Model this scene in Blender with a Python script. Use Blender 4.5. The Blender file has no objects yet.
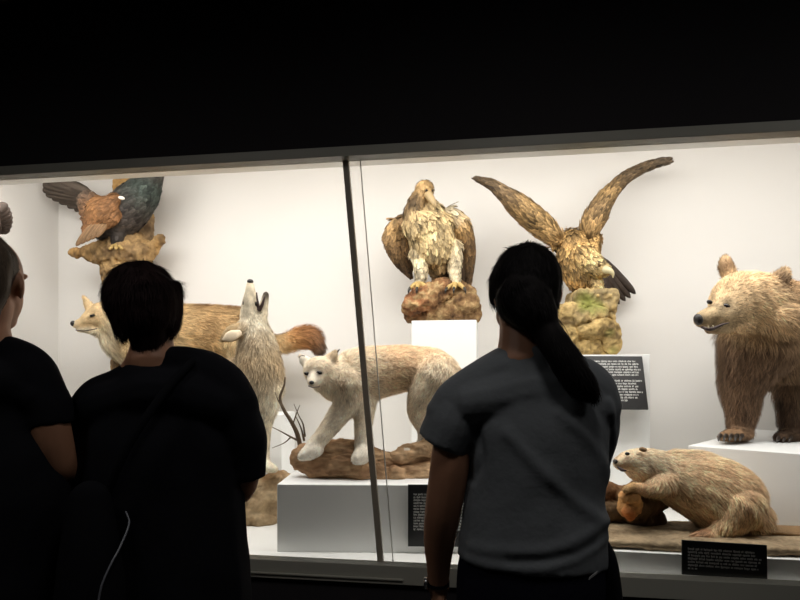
import bpy, bmesh, math, random
import numpy as np
from mathutils import Vector, noise

random.seed(7)
RNG = np.random.default_rng(11)
SC = bpy.context.scene
COL = SC.collection
F, CX, HY, CZ = 620.0, 400.0, 374.0, 1.35      # lens of the photograph (px), principal column, eye line row, eye height


def W(px, py, Y):
    """point at distance Y seen at column px, row py of the photograph"""
    return np.array([(px - CX) / F * Y, Y, CZ + (HY - py) / F * Y])


def lin(r, g, b, k=1.0):
    f = lambda c: ((c / 255 + 0.055) / 1.055) ** 2.4 if c > 10 else c / 255 / 12.92
    return (f(r) * k, f(g) * k, f(b) * k)


# ------------------------------------------------------------------ materials
def mat(name, color=(0.8, 0.8, 0.8), rough=0.6, metal=0.0, var=0.0, vscale=8.0, bump=0.0, bscale=40.0,
        attr=False, spec=0.5, color2=None, emit=None, estr=0.0, detail=4.0):
    m = bpy.data.materials.new(name)
    m.use_nodes = True
    nt = m.node_tree
    b = nt.nodes['Principled BSDF']
    b.inputs['Roughness'].default_value = rough
    b.inputs['Metallic'].default_value = metal
    b.inputs['Specular IOR Level'].default_value = spec
    b.inputs['Base Color'].default_value = (*color, 1)
    tc = nt.nodes.new('ShaderNodeTexCoord')
    src = None
    if attr:
        a = nt.nodes.new('ShaderNodeAttribute')
        a.attribute_name = 'Col'
        src = a.outputs['Color']
    if var > 0 or color2 is not None:
        n = nt.nodes.new('ShaderNodeTexNoise')
        n.inputs['Scale'].default_value = vscale
        n.inputs['Detail'].default_value = detail
        nt.links.new(tc.outputs['Object'], n.inputs['Vector'])
        if color2 is not None:
            r = nt.nodes.new('ShaderNodeValToRGB')
            r.color_ramp.elements[0].position = 0.36
            r.color_ramp.elements[1].position = 0.64
            r.color_ramp.elements[0].color = (*color, 1)
            r.color_ramp.elements[1].color = (*color2, 1)
            nt.links.new(n.outputs['Fac'], r.inputs['Fac'])
            src = r.outputs['Color']
        else:
            mr = nt.nodes.new('ShaderNodeMapRange')
            mr.inputs['From Min'].default_value = 0.3
            mr.inputs['From Max'].default_value = 0.7
            mr.inputs['To Min'].default_value = 1 - var
            mr.inputs['To Max'].default_value = 1 + var
            nt.links.new(n.outputs['Fac'], mr.inputs['Value'])
            mx = nt.nodes.new('ShaderNodeVectorMath')
            mx.operation = 'SCALE'
            if src is None:
                mx.inputs[0].default_value = color
            else:
                nt.links.new(src, mx.inputs[0])
            nt.links.new(mr.outputs['Result'], mx.inputs['Scale'])
            src = mx.outputs['Vector']
    if src is not None:
        nt.links.new(src, b.inputs['Base Color'])
    if bump > 0:
        n2 = nt.nodes.new('ShaderNodeTexNoise')
        n2.inputs['Scale'].default_value = bscale
        n2.inputs['Detail'].default_value = 5
        nt.links.new(tc.outputs['Object'], n2.inputs['Vector'])
        bp = nt.nodes.new('ShaderNodeBump')
        bp.inputs['Strength'].default_value = bump
        bp.inputs['Distance'].default_value = 0.01
        nt.links.new(n2.outputs['Fac'], bp.inputs['Height'])
        nt.links.new(bp.outputs['Normal'], b.inputs['Normal'])
    if emit is not None:
        b.inputs['Emission Color'].default_value = (*emit, 1)
        b.inputs['Emission Strength'].default_value = estr
    return m


def glass_mat(name, tint, refl):
    m = bpy.data.materials.new(name)
    m.use_nodes = True
    nt = m.node_tree
    nt.nodes.remove(nt.nodes['Principled BSDF'])
    out = nt.nodes['Material Output']
    tr = nt.nodes.new('ShaderNodeBsdfTransparent')
    tr.inputs['Color'].default_value = (*tint, 1)
    gl = nt.nodes.new('ShaderNodeBsdfGlossy')
    gl.inputs['Roughness'].default_value = 0.0
    fr = nt.nodes.new('ShaderNodeFresnel')
    fr.inputs['IOR'].default_value = refl
    mx = nt.nodes.new('ShaderNodeMixShader')
    nt.links.new(fr.outputs[0], mx.inputs[0])
    nt.links.new(tr.outputs[0], mx.inputs[1])
    nt.links.new(gl.outputs[0], mx.inputs[2])
    nt.links.new(mx.outputs[0], out.inputs['Surface'])
    return m


# ------------------------------------------------------------------ objects
def thing(name, label, cat, loc, group=None, kind=None):
    o = bpy.data.objects.new(name, None)
    COL.objects.link(o)
    o.empty_display_size = 0.1
    o.location = Vector(loc)
    if label:
        o['label'] = label
        o['category'] = cat
    if group:
        o['group'] = group
    if kind:
        o['kind'] = kind
    return o


def origin(o):
    p = Vector((0, 0, 0))
    while o is not None:
        p += o.location
        o = o.parent
    return p


def mesh_obj(name, verts, faces, material, parent=None, smooth=True, colors=None, label=None, loc=None):
    """world-space verts -> one mesh object (child of parent when given)"""
    me = bpy.data.meshes.new(name)
    base = np.array(origin(parent)) if parent is not None else np.zeros(3)
    V = np.asarray(verts, dtype=float)
    l = np.zeros(3)
    if parent is None:
        l = np.array([V[:, 0].mean(), V[:, 1].mean(), V[:, 2].min()])
    me.from_pydata((V - base - l).tolist(), [], [tuple(f) for f in faces])
    me.update()
    if smooth:
        me.polygons.foreach_set('use_smooth', [True] * len(me.polygons))
    if colors is not None:
        a = me.attributes.new('Col', 'FLOAT_COLOR', 'POINT')
        c = np.ones((len(V), 4), dtype=np.float32)
        c[:, :3] = np.clip(colors, 0, 1)
        a.data.foreach_set('color', c.ravel())
    me.materials.append(material)
    o = bpy.data.objects.new(name, me)
    COL.objects.link(o)
    o.location = Vector(l)
    if parent is not None:
        o.parent = parent
    if label:
        o['label'] = label
    return o


def tag(o, label, cat, group=None, kind=None):
    o['label'] = label
    o['category'] = cat
    if group:
        o['group'] = group
    if kind:
        o['kind'] = kind
    return o


def struct(o):
    o['kind'] = 'structure'
    return o


def box_geo(c0, ex, ey, ez, bevel=0.0):
    """corner c0 and three edge vectors -> verts, faces (bevelled)"""
    c0, ex, ey, ez = [Vector(v) for v in (c0, ex, ey, ez)]
    bm = bmesh.new()
    vs = [bm.verts.new(c0 + ex * i + ey * j + ez * k) for i, j, k in
          ((0, 0, 0), (1, 0, 0), (1, 1, 0), (0, 1, 0), (0, 0, 1), (1, 0, 1), (1, 1, 1), (0, 1, 1))]
    for f in ((0, 3, 2, 1), (4, 5, 6, 7), (0, 1, 5, 4), (1, 2, 6, 5), (2, 3, 7, 6), (3, 0, 4, 7)):
        bm.faces.new([vs[i] for i in f])
    bmesh.ops.recalc_face_normals(bm, faces=bm.faces)
    if bevel > 0:
        bmesh.ops.bevel(bm, geom=list(bm.edges), offset=bevel, segments=2, affect='EDGES', profile=0.5)
    bm.verts.index_update()
    V = [tuple(v.co) for v in bm.verts]
    Fs = [[v.index for v in f.verts] for f in bm.faces]
    bm.free()
    return V, Fs


def join_geo(*gs):
    V, Fs = [], []
    for v, f in gs:
        o = len(V)
        V += [tuple(p) for p in v]
        Fs += [[i + o for i in q] for q in f]
    return V, Fs


# ------------------------------------------------------------------ organic forms
def catmull(P, n):
    P = np.asarray(P, float)
    if len(P) < 3:
        t = np.linspace(0, 1, n + 1)[:, None]
        return P[0] * (1 - t) + P[1] * t
    E = np.vstack([2 * P[0] - P[1], P, 2 * P[-1] - P[-2]])
    out = []
    for i in range(1, len(E) - 2):
        p0, p1, p2, p3 = E[i - 1], E[i], E[i + 1], E[i + 2]
        for k in range(n):
            t = k / n
            out.append(0.5 * (2 * p1 + (p2 - p0) * t + (2 * p0 - 5 * p1 + 4 * p2 - p3) * t * t + (3 * p1 - p0 - 3 * p2 + p3) * t ** 3))
    out.append(P[-1])
    return np.array(out)


class Chain:
    """a tapered limb: world points, radii, colours; ds scales it in depth"""

    def __init__(s, P, R, ds=1.0, col=(0.5, 0.5, 0.5), fur=1.0, cap='round', n=6, seg=16, infl=1.0):
        P = np.asarray(P, float)
        R = np.asarray(R, float)
        cols = np.array(col, float)
        if cols.ndim == 1:
            cols = np.tile(cols, (len(P), 1))
        furs = np.full(len(P), fur, float) if np.isscalar(fur) else np.array(fur, float)
        A = catmull(np.hstack([P, R[:, None], cols, furs[:, None]]), n)
        s.P, s.R, s.C, s.L = A[:, :3], np.maximum(A[:, 3], R.min() * 0.7), np.clip(A[:, 4:7], 0, 1), np.clip(A[:, 7], 0, 9)
        s.T = np.gradient(s.P, axis=0)
        s.T /= np.linalg.norm(s.T, axis=1)[:, None] + 1e-9
        s.ds, s.cap, s.seg, s.infl = ds, cap, seg, infl

    def geo(s):
        P, R, T = list(s.P), list(s.R), list(s.T)
        if s.cap == 'round':
            pre, post = [], []
            for a in (75, 50, 25):
                pre.append((P[0] - T[0] * R[0] * math.sin(math.radians(a)), R[0] * math.cos(math.radians(a)), T[0]))
            for a in (25, 50, 75):
                post.append((P[-1] + T[-1] * R[-1] * math.sin(math.radians(a)), R[-1] * math.cos(math.radians(a)), T[-1]))
            P = [p[0] for p in pre] + P + [p[0] for p in post]
            R = [p[1] for p in pre] + R + [p[1] for p in post]
            T = [p[2] for p in pre] + T + [p[2] for p in post]
        ref = np.array([0.0, 1.0, 0.0])
        if abs(T[0] @ ref) > 0.9:
            ref = np.array([1.0, 0, 0])
        e1 = np.cross(T[0], ref)
        V, Fs = [], []
        for p, r, t in zip(P, R, T):
            e1 = e1 - t * (e1 @ t)
            e1 /= np.linalg.norm(e1) + 1e-9
            e2 = np.cross(t, e1)
            for k in range(s.seg):
                a = 2 * math.pi * k / s.seg
                o = (e1 * math.cos(a) + e2 * math.sin(a)) * r
                o[1] *= s.ds
                V.append(p + o)
        n = len(P)
        for i in range(n - 1):
            for k in range(s.seg):
                a, b = i * s.seg + k, i * s.seg + (k + 1) % s.seg
                Fs.append([a, b, b + s.seg, a + s.seg])
        V.append(P[0] - (T[0] * R[0] * 0.25 if s.cap == 'round' else 0))
        V.append(P[-1] + (T[-1] * R[-1] * 0.25 if s.cap == 'round' else 0))
        for k in range(s.seg):
            Fs.append([len(V) - 2, (k + 1) % s.seg, k])
            b = (n - 1) * s.seg
            Fs.append([len(V) - 1, b + k, b + (k + 1) % s.seg])
        return V, Fs


class Ell:
    """ellipsoid: world centre, three axis vectors"""

    def __init__(s, c, ax, col=(0.5, 0.5, 0.5), fur=1.0, T=(0, 0, -1), infl=1.0):
        s.c = np.asarray(c, float)
        s.ax = [np.asarray(a, float) for a in ax]
        r = np.mean([np.linalg.norm(a) for a in s.ax])
        s.P = s.c[None]
        s.R = np.array([r])
        s.C = np.array([col], float)
        s.L = np.array([fur], float)
        s.T = np.array([T], float)
        s.infl = infl

    def geo(s, nu=18, nv=12):
        V, Fs = [], []
        for j in range(1, nv):
            b = math.pi * j / nv
            for i in range(nu):
                a = 2 * math.pi * i / nu
                V.append(s.c + s.ax[0] * math.sin(b) * math.cos(a) + s.ax[1] * math.sin(b) * math.sin(a) + s.ax[2] * math.cos(b))
        V.append(s.c + s.ax[2])
        V.append(s.c - s.ax[2])
        for j in range(nv - 2):
            for i in range(nu):
                a, b = j * nu + i, j * nu + (i + 1) % nu
                Fs.append([a, a + nu, b + nu, b])
        for i in range(nu):
            Fs.append([len(V) - 2, i, (i + 1) % nu])
            q = (nv - 2) * nu
            Fs.append([len(V) - 1, q + (i + 1) % nu, q + i])
        return V, Fs


class Solid:
    """any closed shape joined into an organic form"""

    def __init__(s, g, col=(0.5, 0.5, 0.5)):
        s.g = g
        V = np.array(g[0])
        s.P = V.mean(0)[None]
        s.R = np.array([np.ptp(V, axis=0).max() / 2])
        s.C = np.array([col], float)
        s.L = np.array([1.0])
        s.T = np.array([[0, 0, -1.0]])
        s.infl = 1.0

    def geo(s):
        return s.g


RK = 1.0      # coat allowance: solid forms are this much slimmer than the furred outline


def C(Y, pts, ds=1.0, **kw):
    """chain from photograph rows: (px, py, dY, r_px)"""
    P = [W(p[0], p[1], Y + p[2]) for p in pts]
    R = [p[3] * RK * (Y + p[2]) / F for p in pts]
    return Chain(P, R, ds, **kw)


def E(Y, px, py, rx, rz, ry=None, rot=0.0, **kw):
    """ellipsoid: radii rx, rz in px across the picture plane, ry in px in depth, rot in degrees"""
    k = Y / F
    ry = min(rx, rz) if ry is None else ry
    a = math.radians(rot)
    return Ell(W(px, py, Y), [(rx * k * math.cos(a), 0, rx * k * math.sin(a)), (0, ry * k, 0),
                             (-rz * k * math.sin(a), 0, rz * k * math.cos(a))], **kw)


class Field:
    def __init__(s, prims):
        s.P = np.vstack([p.P for p in prims])
        s.R = np.concatenate([p.R * p.infl for p in prims])
        s.C = np.vstack([p.C for p in prims])
        s.L = np.concatenate([p.L for p in prims])
        s.T = np.vstack([p.T for p in prims])

    def at(s, V):
        oc, ol, ot = [], [], []
        for i in range(0, len(V), 4000):
            v = V[i:i + 4000]
            d2 = ((v[:, None, :] - s.P[None]) ** 2).sum(2) / (s.R[None] ** 2)
            w = 1.0 / (d2 + 0.05) ** 4
            w /= w.sum(1)[:, None]
            oc.append(w @ s.C)
            ol.append(w @ s.L)
            ot.append(w @ s.T)
        return np.vstack(oc), np.concatenate(ol), np.vstack(ot)


def voxelize(prims, vox, smooth_it=6, smooth_f=0.5):
    V, Fs = join_geo(*[p.geo() for p in prims])
    me = bpy.data.meshes.new('temp')
    me.from_pydata([tuple(v) for v in V], [], Fs)
    me.update()
    o = bpy.data.objects.new('temp', me)
    COL.objects.link(o)
    m = o.modifiers.new('r', 'REMESH')
    m.mode = 'VOXEL'
    m.voxel_size = vox
    if smooth_it:
        sm = o.modifiers.new('s', 'SMOOTH')
        sm.factor = smooth_f
        sm.iterations = smooth_it
    dg = bpy.context.evaluated_depsgraph_get()
    e = o.evaluated_get(dg)
    m2 = e.to_mesh()
    n = len(m2.vertices)
    A = np.empty(n * 3)
    m2.vertices.foreach_get('co', A)
    A = A.reshape(-1, 3).copy()
    faces = [list(p.vertices) for p in m2.polygons]
    e.to_mesh_clear()
    bpy.data.objects.remove(o)
    bpy.data.meshes.remove(me)
    return A, faces


def normals(V, faces):
    Q = np.array([f if len(f) == 4 else [f[0], f[1], f[2], f[2]] for f in faces])
    a = V[Q[:, 2]] - V[Q[:, 0]]
    b = V[Q[:, 3]] - V[Q[:, 1]]
    fn = np.cross(a, b)
    N = np.zeros_like(V)
    for k in range(4):
        np.add.at(N, Q[:, k], fn)
    N /= np.linalg.norm(N, axis=1)[:, None] + 1e-12
    return N, Q, fn


def roughen(V, N, amp, scale, octaves=3, ridged=False, seed=0.0, stretch=(1, 1, 1)):
    out = np.empty(len(V))
    for i, v in enumerate(V):
        p = Vector((v[0] * scale * stretch[0] + seed, v[1] * scale * stretch[1], v[2] * scale * stretch[2]))
        s, a = 0.0, 1.0
        for _ in range(octaves):
            x = noise.noise(p)
            s += a * ((0.5 - abs(x)) if ridged else x)
            a *= 0.5
            p = p * 2.1
        out[i] = s
    return V + N * (out * amp)[:, None], out


def sample(V, Q, fn, n, mask=None):
    ar = np.linalg.norm(fn, axis=1) * 0.5
    if mask is not None:
        ar = ar * mask
    idx = RNG.choice(len(Q), n, p=ar / ar.sum())
    q = Q[idx]
    a, b = RNG.random(n)[:, None], RNG.random(n)[:, None]
    p = (V[q[:, 0]] * (1 - a) + V[q[:, 1]] * a) * (1 - b) + (V[q[:, 3]] * (1 - a) + V[q[:, 2]] * a) * b
    nn = fn[idx] / (np.linalg.norm(fn[idx], axis=1)[:, None] + 1e-12)
    return p, nn


def comb(T, N, jitter, gravity):
    D = T + np.array([0, 0, -gravity]) + RNG.normal(0, jitter, T.shape)
    D = D - N * (D * N).sum(1)[:, None]
    return D / (np.linalg.norm(D, axis=1)[:, None] + 1e-9)


def fur_geo(p, N, D, L, width, lift, col, tipk=1.15, var=0.22):
    n = len(p)
    S = np.cross(D, N)
    l = L[:, None]
    w = width
    p0 = p - N * 0.15 * l
    m = p0 + D * l * 0.55 + N * l * (lift * 0.75 + 0.15)
    t = p0 + D * l * 1.0 + N * l * (lift * 0.8 + 0.12)
    V = np.stack([p0 - S * w, p0 + S * w, m + S * w * 0.8, m - S * w * 0.8, t], 1).reshape(-1, 3)
    b = np.arange(n) * 5
    Fs = np.stack([b, b + 1, b + 2, b + 3], 1).tolist() + np.stack([b + 3, b + 2, b + 4], 1).tolist()
    k = (1 + RNG.normal(0, var, n))[:, None].clip(0.45, 1.6)
    c = col * k
    Cc = np.stack([c * 0.85, c * 0.85, c, c, c * tipk], 1).reshape(-1, 3)
    return V, Fs, Cc


def feather_geo(p, N, D, L, width, lift, col, edge=1.25, mid=0.7, var=0.2, edgecol=None):
    """leaf-shaped feathers with a raised shaft"""
    n = len(p)
    S = np.cross(D, N)
    l = L[:, None]
    w = np.broadcast_to(np.asarray(width, float).reshape(-1, 1) if not np.isscalar(width) else width, (n, 1))
    st = [(0.0, 0.45), (0.3, 0.9), (0.65, 1.0), (0.9, 0.62), (1.0, 0.08)]
    rows, cols = [], []
    k = (1 + RNG.normal(0, var, n))[:, None].clip(0.45, 1.6)
    c = col * k
    ec = c * edge if edgecol is None else c * 0.35 + np.asarray(edgecol)[None] * 0.65
    for s, wd in st:
        q = p + D * l * s + N * (l * lift * (s - 0.5 * s * s) + 0.002)
        rows += [q - S * w * wd - N * w * 0.12, q + N * w * 0.12, q + S * w * wd - N * w * 0.12]
        e = ec if s > 0.2 else c
        cols += [e, c * mid if s < 0.85 else e, e]
    V = np.stack(rows, 1).reshape(-1, 3)
    Cc = np.stack(cols, 1).reshape(-1, 3)
    m = len(st) * 3
    b = np.arange(n) * m
    Fs = []
    for i in range(len(st) - 1):
        for j in (0, 1):
            a = b + i * 3 + j
            Fs += np.stack([a, a + 1, a + 4, a + 3], 1).tolist()
    return V, Fs, Cc


def organic(name, prims, vox, material, parent=None, smooth_it=6, rough=None, fur=None, feathers=None, color=True,
            zmin=None, shade=None, post=None, label=None, extra=None, cmul=None):
    V, faces = voxelize(prims, vox, smooth_it)
    fld = Field(prims)
    N, Q, fn = normals(V, faces)
    if post is not None:
        V = post(V, N)
        N, Q, fn = normals(V, faces)
    h = None
    if rough is not None:
        V, h = roughen(V, N, **rough)
        N, Q, fn = normals(V, faces)
    if zmin is not None:
        V[:, 2] = np.maximum(V[:, 2], zmin)
    cols = None
    if color:
        cols = fld.at(V)[0]
        if shade is not None:
            cols = shade(V, cols, h)
    geos = [(V, faces, cols)]
    specs = ([('fur', fur)] if isinstance(fur, dict) else [('fur', f) for f in (fur or [])])
    specs += ([('feather', feathers)] if isinstance(feathers, dict) else [('feather', f) for f in (feathers or [])])
    for kind, sp in specs:
        m = None
        if sp.get('mask') is not None:
            cen = V[Q].mean(1)
            m = sp['mask'](cen).astype(float)
        p, nn = sample(V, Q, fn, sp['n'], m)
        c, L, T = fld.at(p)
        if shade is not None:
            c = shade(p, c, None)
        keep = L > 0.08
        p, nn, c, L, T = p[keep], nn[keep], c[keep], L[keep], T[keep]
        D = comb(T, nn, sp.get('jitter', 0.25), sp.get('gravity', 0.3))
        ln = sp['len'] * L * RNG.uniform(0.6, 1.25, len(p))
        if kind == 'fur':
            geos.append(fur_geo(p, nn, D, ln, sp['w'], sp.get('lift', 0.25), c, sp.get('tip', 1.12), sp.get('var', 0.2)))
        else:
            geos.append(feather_geo(p, nn, D, ln, sp['w'] * np.sqrt(L), sp.get('lift', 0.12), c, sp.get('edge', 1.3),
                                    sp.get('mid', 0.65), sp.get('var', 0.2), sp.get('edgecol')))
    if extra:
        geos += extra
    allV, allF, allC, off = [], [], [], 0
    for v, f, c in geos:
        v = np.asarray(v)
        allV.append(v)
        if off == 0:
            allF += f
        else:
            allF += (np.array([q if len(q) == 4 else q + [-1 - off] for q in f]) + off).tolist() if False else [[i + off for i in q] for q in f]
        allC.append(c if c is not None else np.zeros((len(v), 3)))
        off += len(v)
    return mesh_obj(name, np.vstack(allV), allF, material, parent, True, np.vstack(allC) if color else None, label)


def tube(name, pts, r, material, parent=None, n=6, seg=8, ds=1.0, label=None, rs=None):
    ch = Chain(pts, rs if rs is not None else [r] * len(pts), ds, n=n, seg=seg)
    V, Fs = ch.geo()
    return mesh_obj(name, V, Fs, material, parent, True, None, label)


def ball(name, c, r, material, parent=None, ax=None, label=None):
    V, Fs = Ell(c, ax if ax is not None else [(r, 0, 0), (0, r, 0), (0, 0, r)]).geo(16, 10)
    return mesh_obj(name, V, Fs, material, parent, True, None, label)


def quill(P0, P1, width, nrm, col, bend=0.0, tip=0.25, edge=1.0, mid=0.7, thick=0.006, blunt=False):
    """one long flight feather: solid tapered blade from P0 to P1"""
    P0, P1, nrm = [np.asarray(x, float) for x in (P0, P1, nrm)]
    D = P1 - P0
    L = np.linalg.norm(D)
    D = D / L
    nrm = nrm - D * (nrm @ D)
    nrm /= np.linalg.norm(nrm) + 1e-9
    S = np.cross(D, nrm)
    st = [(0, .35), (.15, .8), (.4, 1), (.7, .98), (.9, .9), (.97, .7), (1, .35)] if blunt else [(0, .35), (.15, .8), (.4, 1), (.7, .95), (.88, .75), (.96, .45), (1, .12)]
    V, Cc, Fs = [], [], []
    col = np.asarray(col, float)
    for s, wd in st:
        q = P0 + D * L * s + nrm * (bend * L * s * s)
        for sx, up, cc in ((-1, 0, edge), (0, 1, mid), (1, 0, edge), (0, -1, mid)):
            V.append(q + S * sx * width * wd + nrm * up * thick * (0.3 + 0.7 * wd))
            Cc.append(col * cc * (0.75 + 0.25 * (1 - s) if tip < 0.5 else 1))
    for i in range(len(st) - 1):
        for k in range(4):
            a, b = i * 4 + k, i * 4 + (k + 1) % 4
            Fs.append([a, b, b + 4, a + 4])
    Fs.append([3, 2, 1, 0])
    e = (len(st) - 1) * 4
    Fs.append([e, e + 1, e + 2, e + 3])
    return np.array(V), Fs, np.array(Cc)


def mottle(V, c, amp=.2, scale=14.0, amp2=.15, scale2=45.0, stretch=(1, 1, 1)):
    """uneven natural pigment of coat, plumage and stone"""
    k = np.empty(len(V))
    for i, v in enumerate(V):
        p = Vector((v[0] * stretch[0], v[1] * stretch[1], v[2] * stretch[2]))
        k[i] = 1 + amp * 2 * noise.noise(p * scale) + amp2 * 2 * noise.noise(p * scale2 + Vector((3, 7, 1)))
    return c * np.clip(k, .35, 1.7)[:, None]


def geo_obj(name, geos, material, parent=None, label=None):
    V, Fs, Cc, off = [], [], [], 0
    for v, f, c in geos:
        V.append(v)
        Cc.append(c)
        Fs += [[i + off for i in q] for q in f]
        off += len(v)
    return mesh_obj(name, np.vstack(V), Fs, material, parent, True, np.vstack(Cc), label)
# ================================================================== camera, view, light
SC.view_settings.view_transform = 'Standard'
SC.view_settings.look = 'None'
SC.view_settings.exposure = 0.0
SC.view_settings.gamma = 1.0
cam = bpy.data.cameras.new('camera')
camo = bpy.data.objects.new('camera', cam)
COL.objects.link(camo)
camo.location = (0, 0, CZ)
camo.rotation_euler = (math.pi / 2, 0, 0)
cam.sensor_width = 36
cam.lens = 36 * F / 800
cam.shift_y = (HY - 300) / 800
cam.clip_start = 0.05
SC.camera = camo

world = bpy.data.worlds.new('world')
SC.world = world
world.use_nodes = True
world.node_tree.nodes['Background'].inputs[0].default_value = (0, 0, 0, 1)
world.node_tree.nodes['Background'].inputs[1].default_value = 0.0

# ================================================================== the case: axes u (along the glass) and v (into the case)
AL = math.radians(8.9)
UX, VX = np.array([math.cos(AL), -math.sin(AL), 0]), np.array([math.sin(AL), math.cos(AL), 0])
O0 = np.array([0, 2.54, 0])
CFL = 0.57          # case floor
GT, GB = 2.235, 0.578   # glass top and bottom
U0, U1, VD, CTOP = -2.905, 3.3, 1.75, 3.0


def CW(u, v, z):
    return O0 + UX * u + VX * v + np.array([0, 0, z])


def cbox(u0, u1, v0, v1, z0, z1, bevel=0.0):
    return box_geo(CW(u0, v0, z0), UX * (u1 - u0), VX * (v1 - v0), (0, 0, z1 - z0), bevel)


def glass_hit(px, z):
    """point of the glass plane seen at column px, at height z"""
    t = (px - CX) / F
    Y = 2.54 / (1 + math.tan(AL) * t)
    return np.array([t * Y, Y, z])


M_white = mat('matt_white_wall', lin(238, 235, 231), 0.9, var=0.015, vscale=1.5)
M_cfloor = mat('white_case_floor', lin(242, 241, 237), 0.7)
M_plinth = mat('white_painted_plinth', lin(243, 244, 243), 0.55, bump=0.05, bscale=120)
M_black = mat('black_wall_paint', (0.035, 0.031, 0.034), 0.85, spec=.2)
M_blackl = mat('black_cabinet', (0.012, 0.012, 0.016), 0.6)
M_metal = mat('grey_metal_trim', lin(180, 178, 166), 0.45, metal=0.0)
M_lip = mat('pale_case_lip', lin(235, 233, 228), 0.25, spec=0.6)
M_dmetal = mat('dark_bronze_joint', lin(170, 160, 144), 0.4, metal=0.0)
M_seam = mat('clear_silicone_seam', lin(225, 225, 218), 0.4)
M_floor = mat('dark_floor', (0.03, 0.028, 0.027), 0.5, var=0.2, vscale=5)
M_room = mat('dark_room_wall', (0.02, 0.019, 0.02), 0.9)
M_glass = glass_mat('clear_glass', (0.985, 0.99, 0.985), 1.25)
M_glass2 = glass_mat('glass_overlap', (0.955, 0.96, 0.955), 1.25)

# --- display case shell
struct(mesh_obj('wall_display_back', *cbox(U0 - .06, U1 + .06, VD, VD + .06, 0, CTOP), M_white, smooth=False))
struct(mesh_obj('wall_display_left', *cbox(U0 - .06, U0, 0.0, VD, 0, CTOP), M_white, smooth=False))
struct(mesh_obj('wall_display_right', *cbox(U1, U1 + .06, 0.0, VD, 0, CTOP), M_white, smooth=False))
struct(mesh_obj('floor_display', *cbox(U0, U1, 0.012, VD, CFL - .04, CFL), M_cfloor, smooth=False))
struct(mesh_obj('ceiling_display', *cbox(U0 - .06, U1 + .06, -.05, VD + .06, CTOP, CTOP + .06), M_white, smooth=False))

# --- black front wall: header over the glass, cabinet under it, and the wall beyond the case ends
struct(mesh_obj('wall_front', *join_geo(cbox(-6.5, 6.5, -.05, 0.0, GT + .042, 3.3),
                                         cbox(-6.5, U0 - .06, -.05, 0.0, GB - .07, GT + .042),
                                         cbox(U1 + .06, 6.5, -.05, 0.0, GB - .07, GT + .042),
                                         cbox(-6.5, 6.5, -.03, 0.0, 0.09, GB - .075)), M_black, smooth=False))
struct(mesh_obj('baseboard_front', *cbox(-6.5, 6.5, -.015, 0.0, 0.0, 0.09), M_blackl, smooth=False))
# --- room
struct(mesh_obj('floor', *box_geo((-6, -3.6, -.05), (12, 0, 0), (0, 8.6, 0), (0, 0, .05)), M_floor, smooth=False))
struct(mesh_obj('ceiling', *box_geo((-6, -3.6, 3.3), (12, 0, 0), (0, 8.6, 0), (0, 0, .06)), M_room, smooth=False))
struct(mesh_obj('wall_back', *box_geo((-6, -3.66, 0), (12, 0, 0), (0, .06, 0), (0, 0, 3.3)), M_room, smooth=False))
struct(mesh_obj('wall_left', *box_geo((-6.06, -3.6, 0), (.06, 0, 0), (0, 8.6, 0), (0, 0, 3.3)), M_room, smooth=False))
struct(mesh_obj('wall_right', *box_geo((6, -3.6, 0), (.06, 0, 0), (0, 8.6, 0), (0, 0, 3.3)), M_room, smooth=False))

# --- glazing
win = thing('window_1', None, None, CW(0, 0, GB), kind='structure')
pt, pb = glass_hit(345.5, GT), glass_hit(380.5, GB)
st_, sb_ = glass_hit(360, GT), glass_hit(393, GB)
inward = VX * 0.008


def pane(name, a, b, c, d, m, off=0.0, th=0.008):
    """a,b bottom left/right; c,d top right/left"""
    q = [np.asarray(x) + VX * off for x in (a, b, c, d)]
    V = q + [x + VX * th for x in q]
    return mesh_obj(name, V, [[0, 1, 2, 3], [7, 6, 5, 4], [0, 4, 5, 1], [1, 5, 6, 2], [2, 6, 7, 3], [3, 7, 4, 0]], m, win, False)


pane('glass_pane', CW(U0 - .06, 0, GB), pb, pt, CW(U0 - .06, 0, GT), M_glass, 0.0)
pane('glass_pane', sb_, CW(U1 + .06, 0, GB), CW(U1 + .06, 0, GT), st_, M_glass, 0.0)
pane('joint_glass', pb, sb_, st_, pt, M_glass2, 0.0)
dq = UX * 0.0118
pane('joint_bar', pb - dq, pb + dq, pt + dq, pt - dq, M_dmetal, -0.006, 0.022)
dq = UX * 0.0014
pane('silicone_seam', sb_ - dq, sb_ + dq, st_ + dq, st_ - dq, M_seam, -0.0015, 0.011)
# metal rails over and under the glass
struct(mesh_obj('trim_1', *join_geo(cbox(U0 - .06, U1 + .06, -.058, .012, GT, GT + .04, .002)), M_metal, smooth=False))
struct(mesh_obj('trim_2', *join_geo(cbox(U0 - .06, U1 + .06, -.05, .012, GB - .075, GB, .002),
                                    cbox(U0 - .06, 0.02, -.058, -.048, GB - .058, GB - .05, .002)), M_metal, smooth=False))
# glossy inner lip behind the top rail
struct(mesh_obj('trim_3', *cbox(U0, U1, .012, .085, GT + .004, GT + .03, .002), M_lip, smooth=False))
struct(mesh_obj('trim_4', *cbox(U0, U1, .0, .012, GT + .04, CTOP), M_white, smooth=False))

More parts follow.
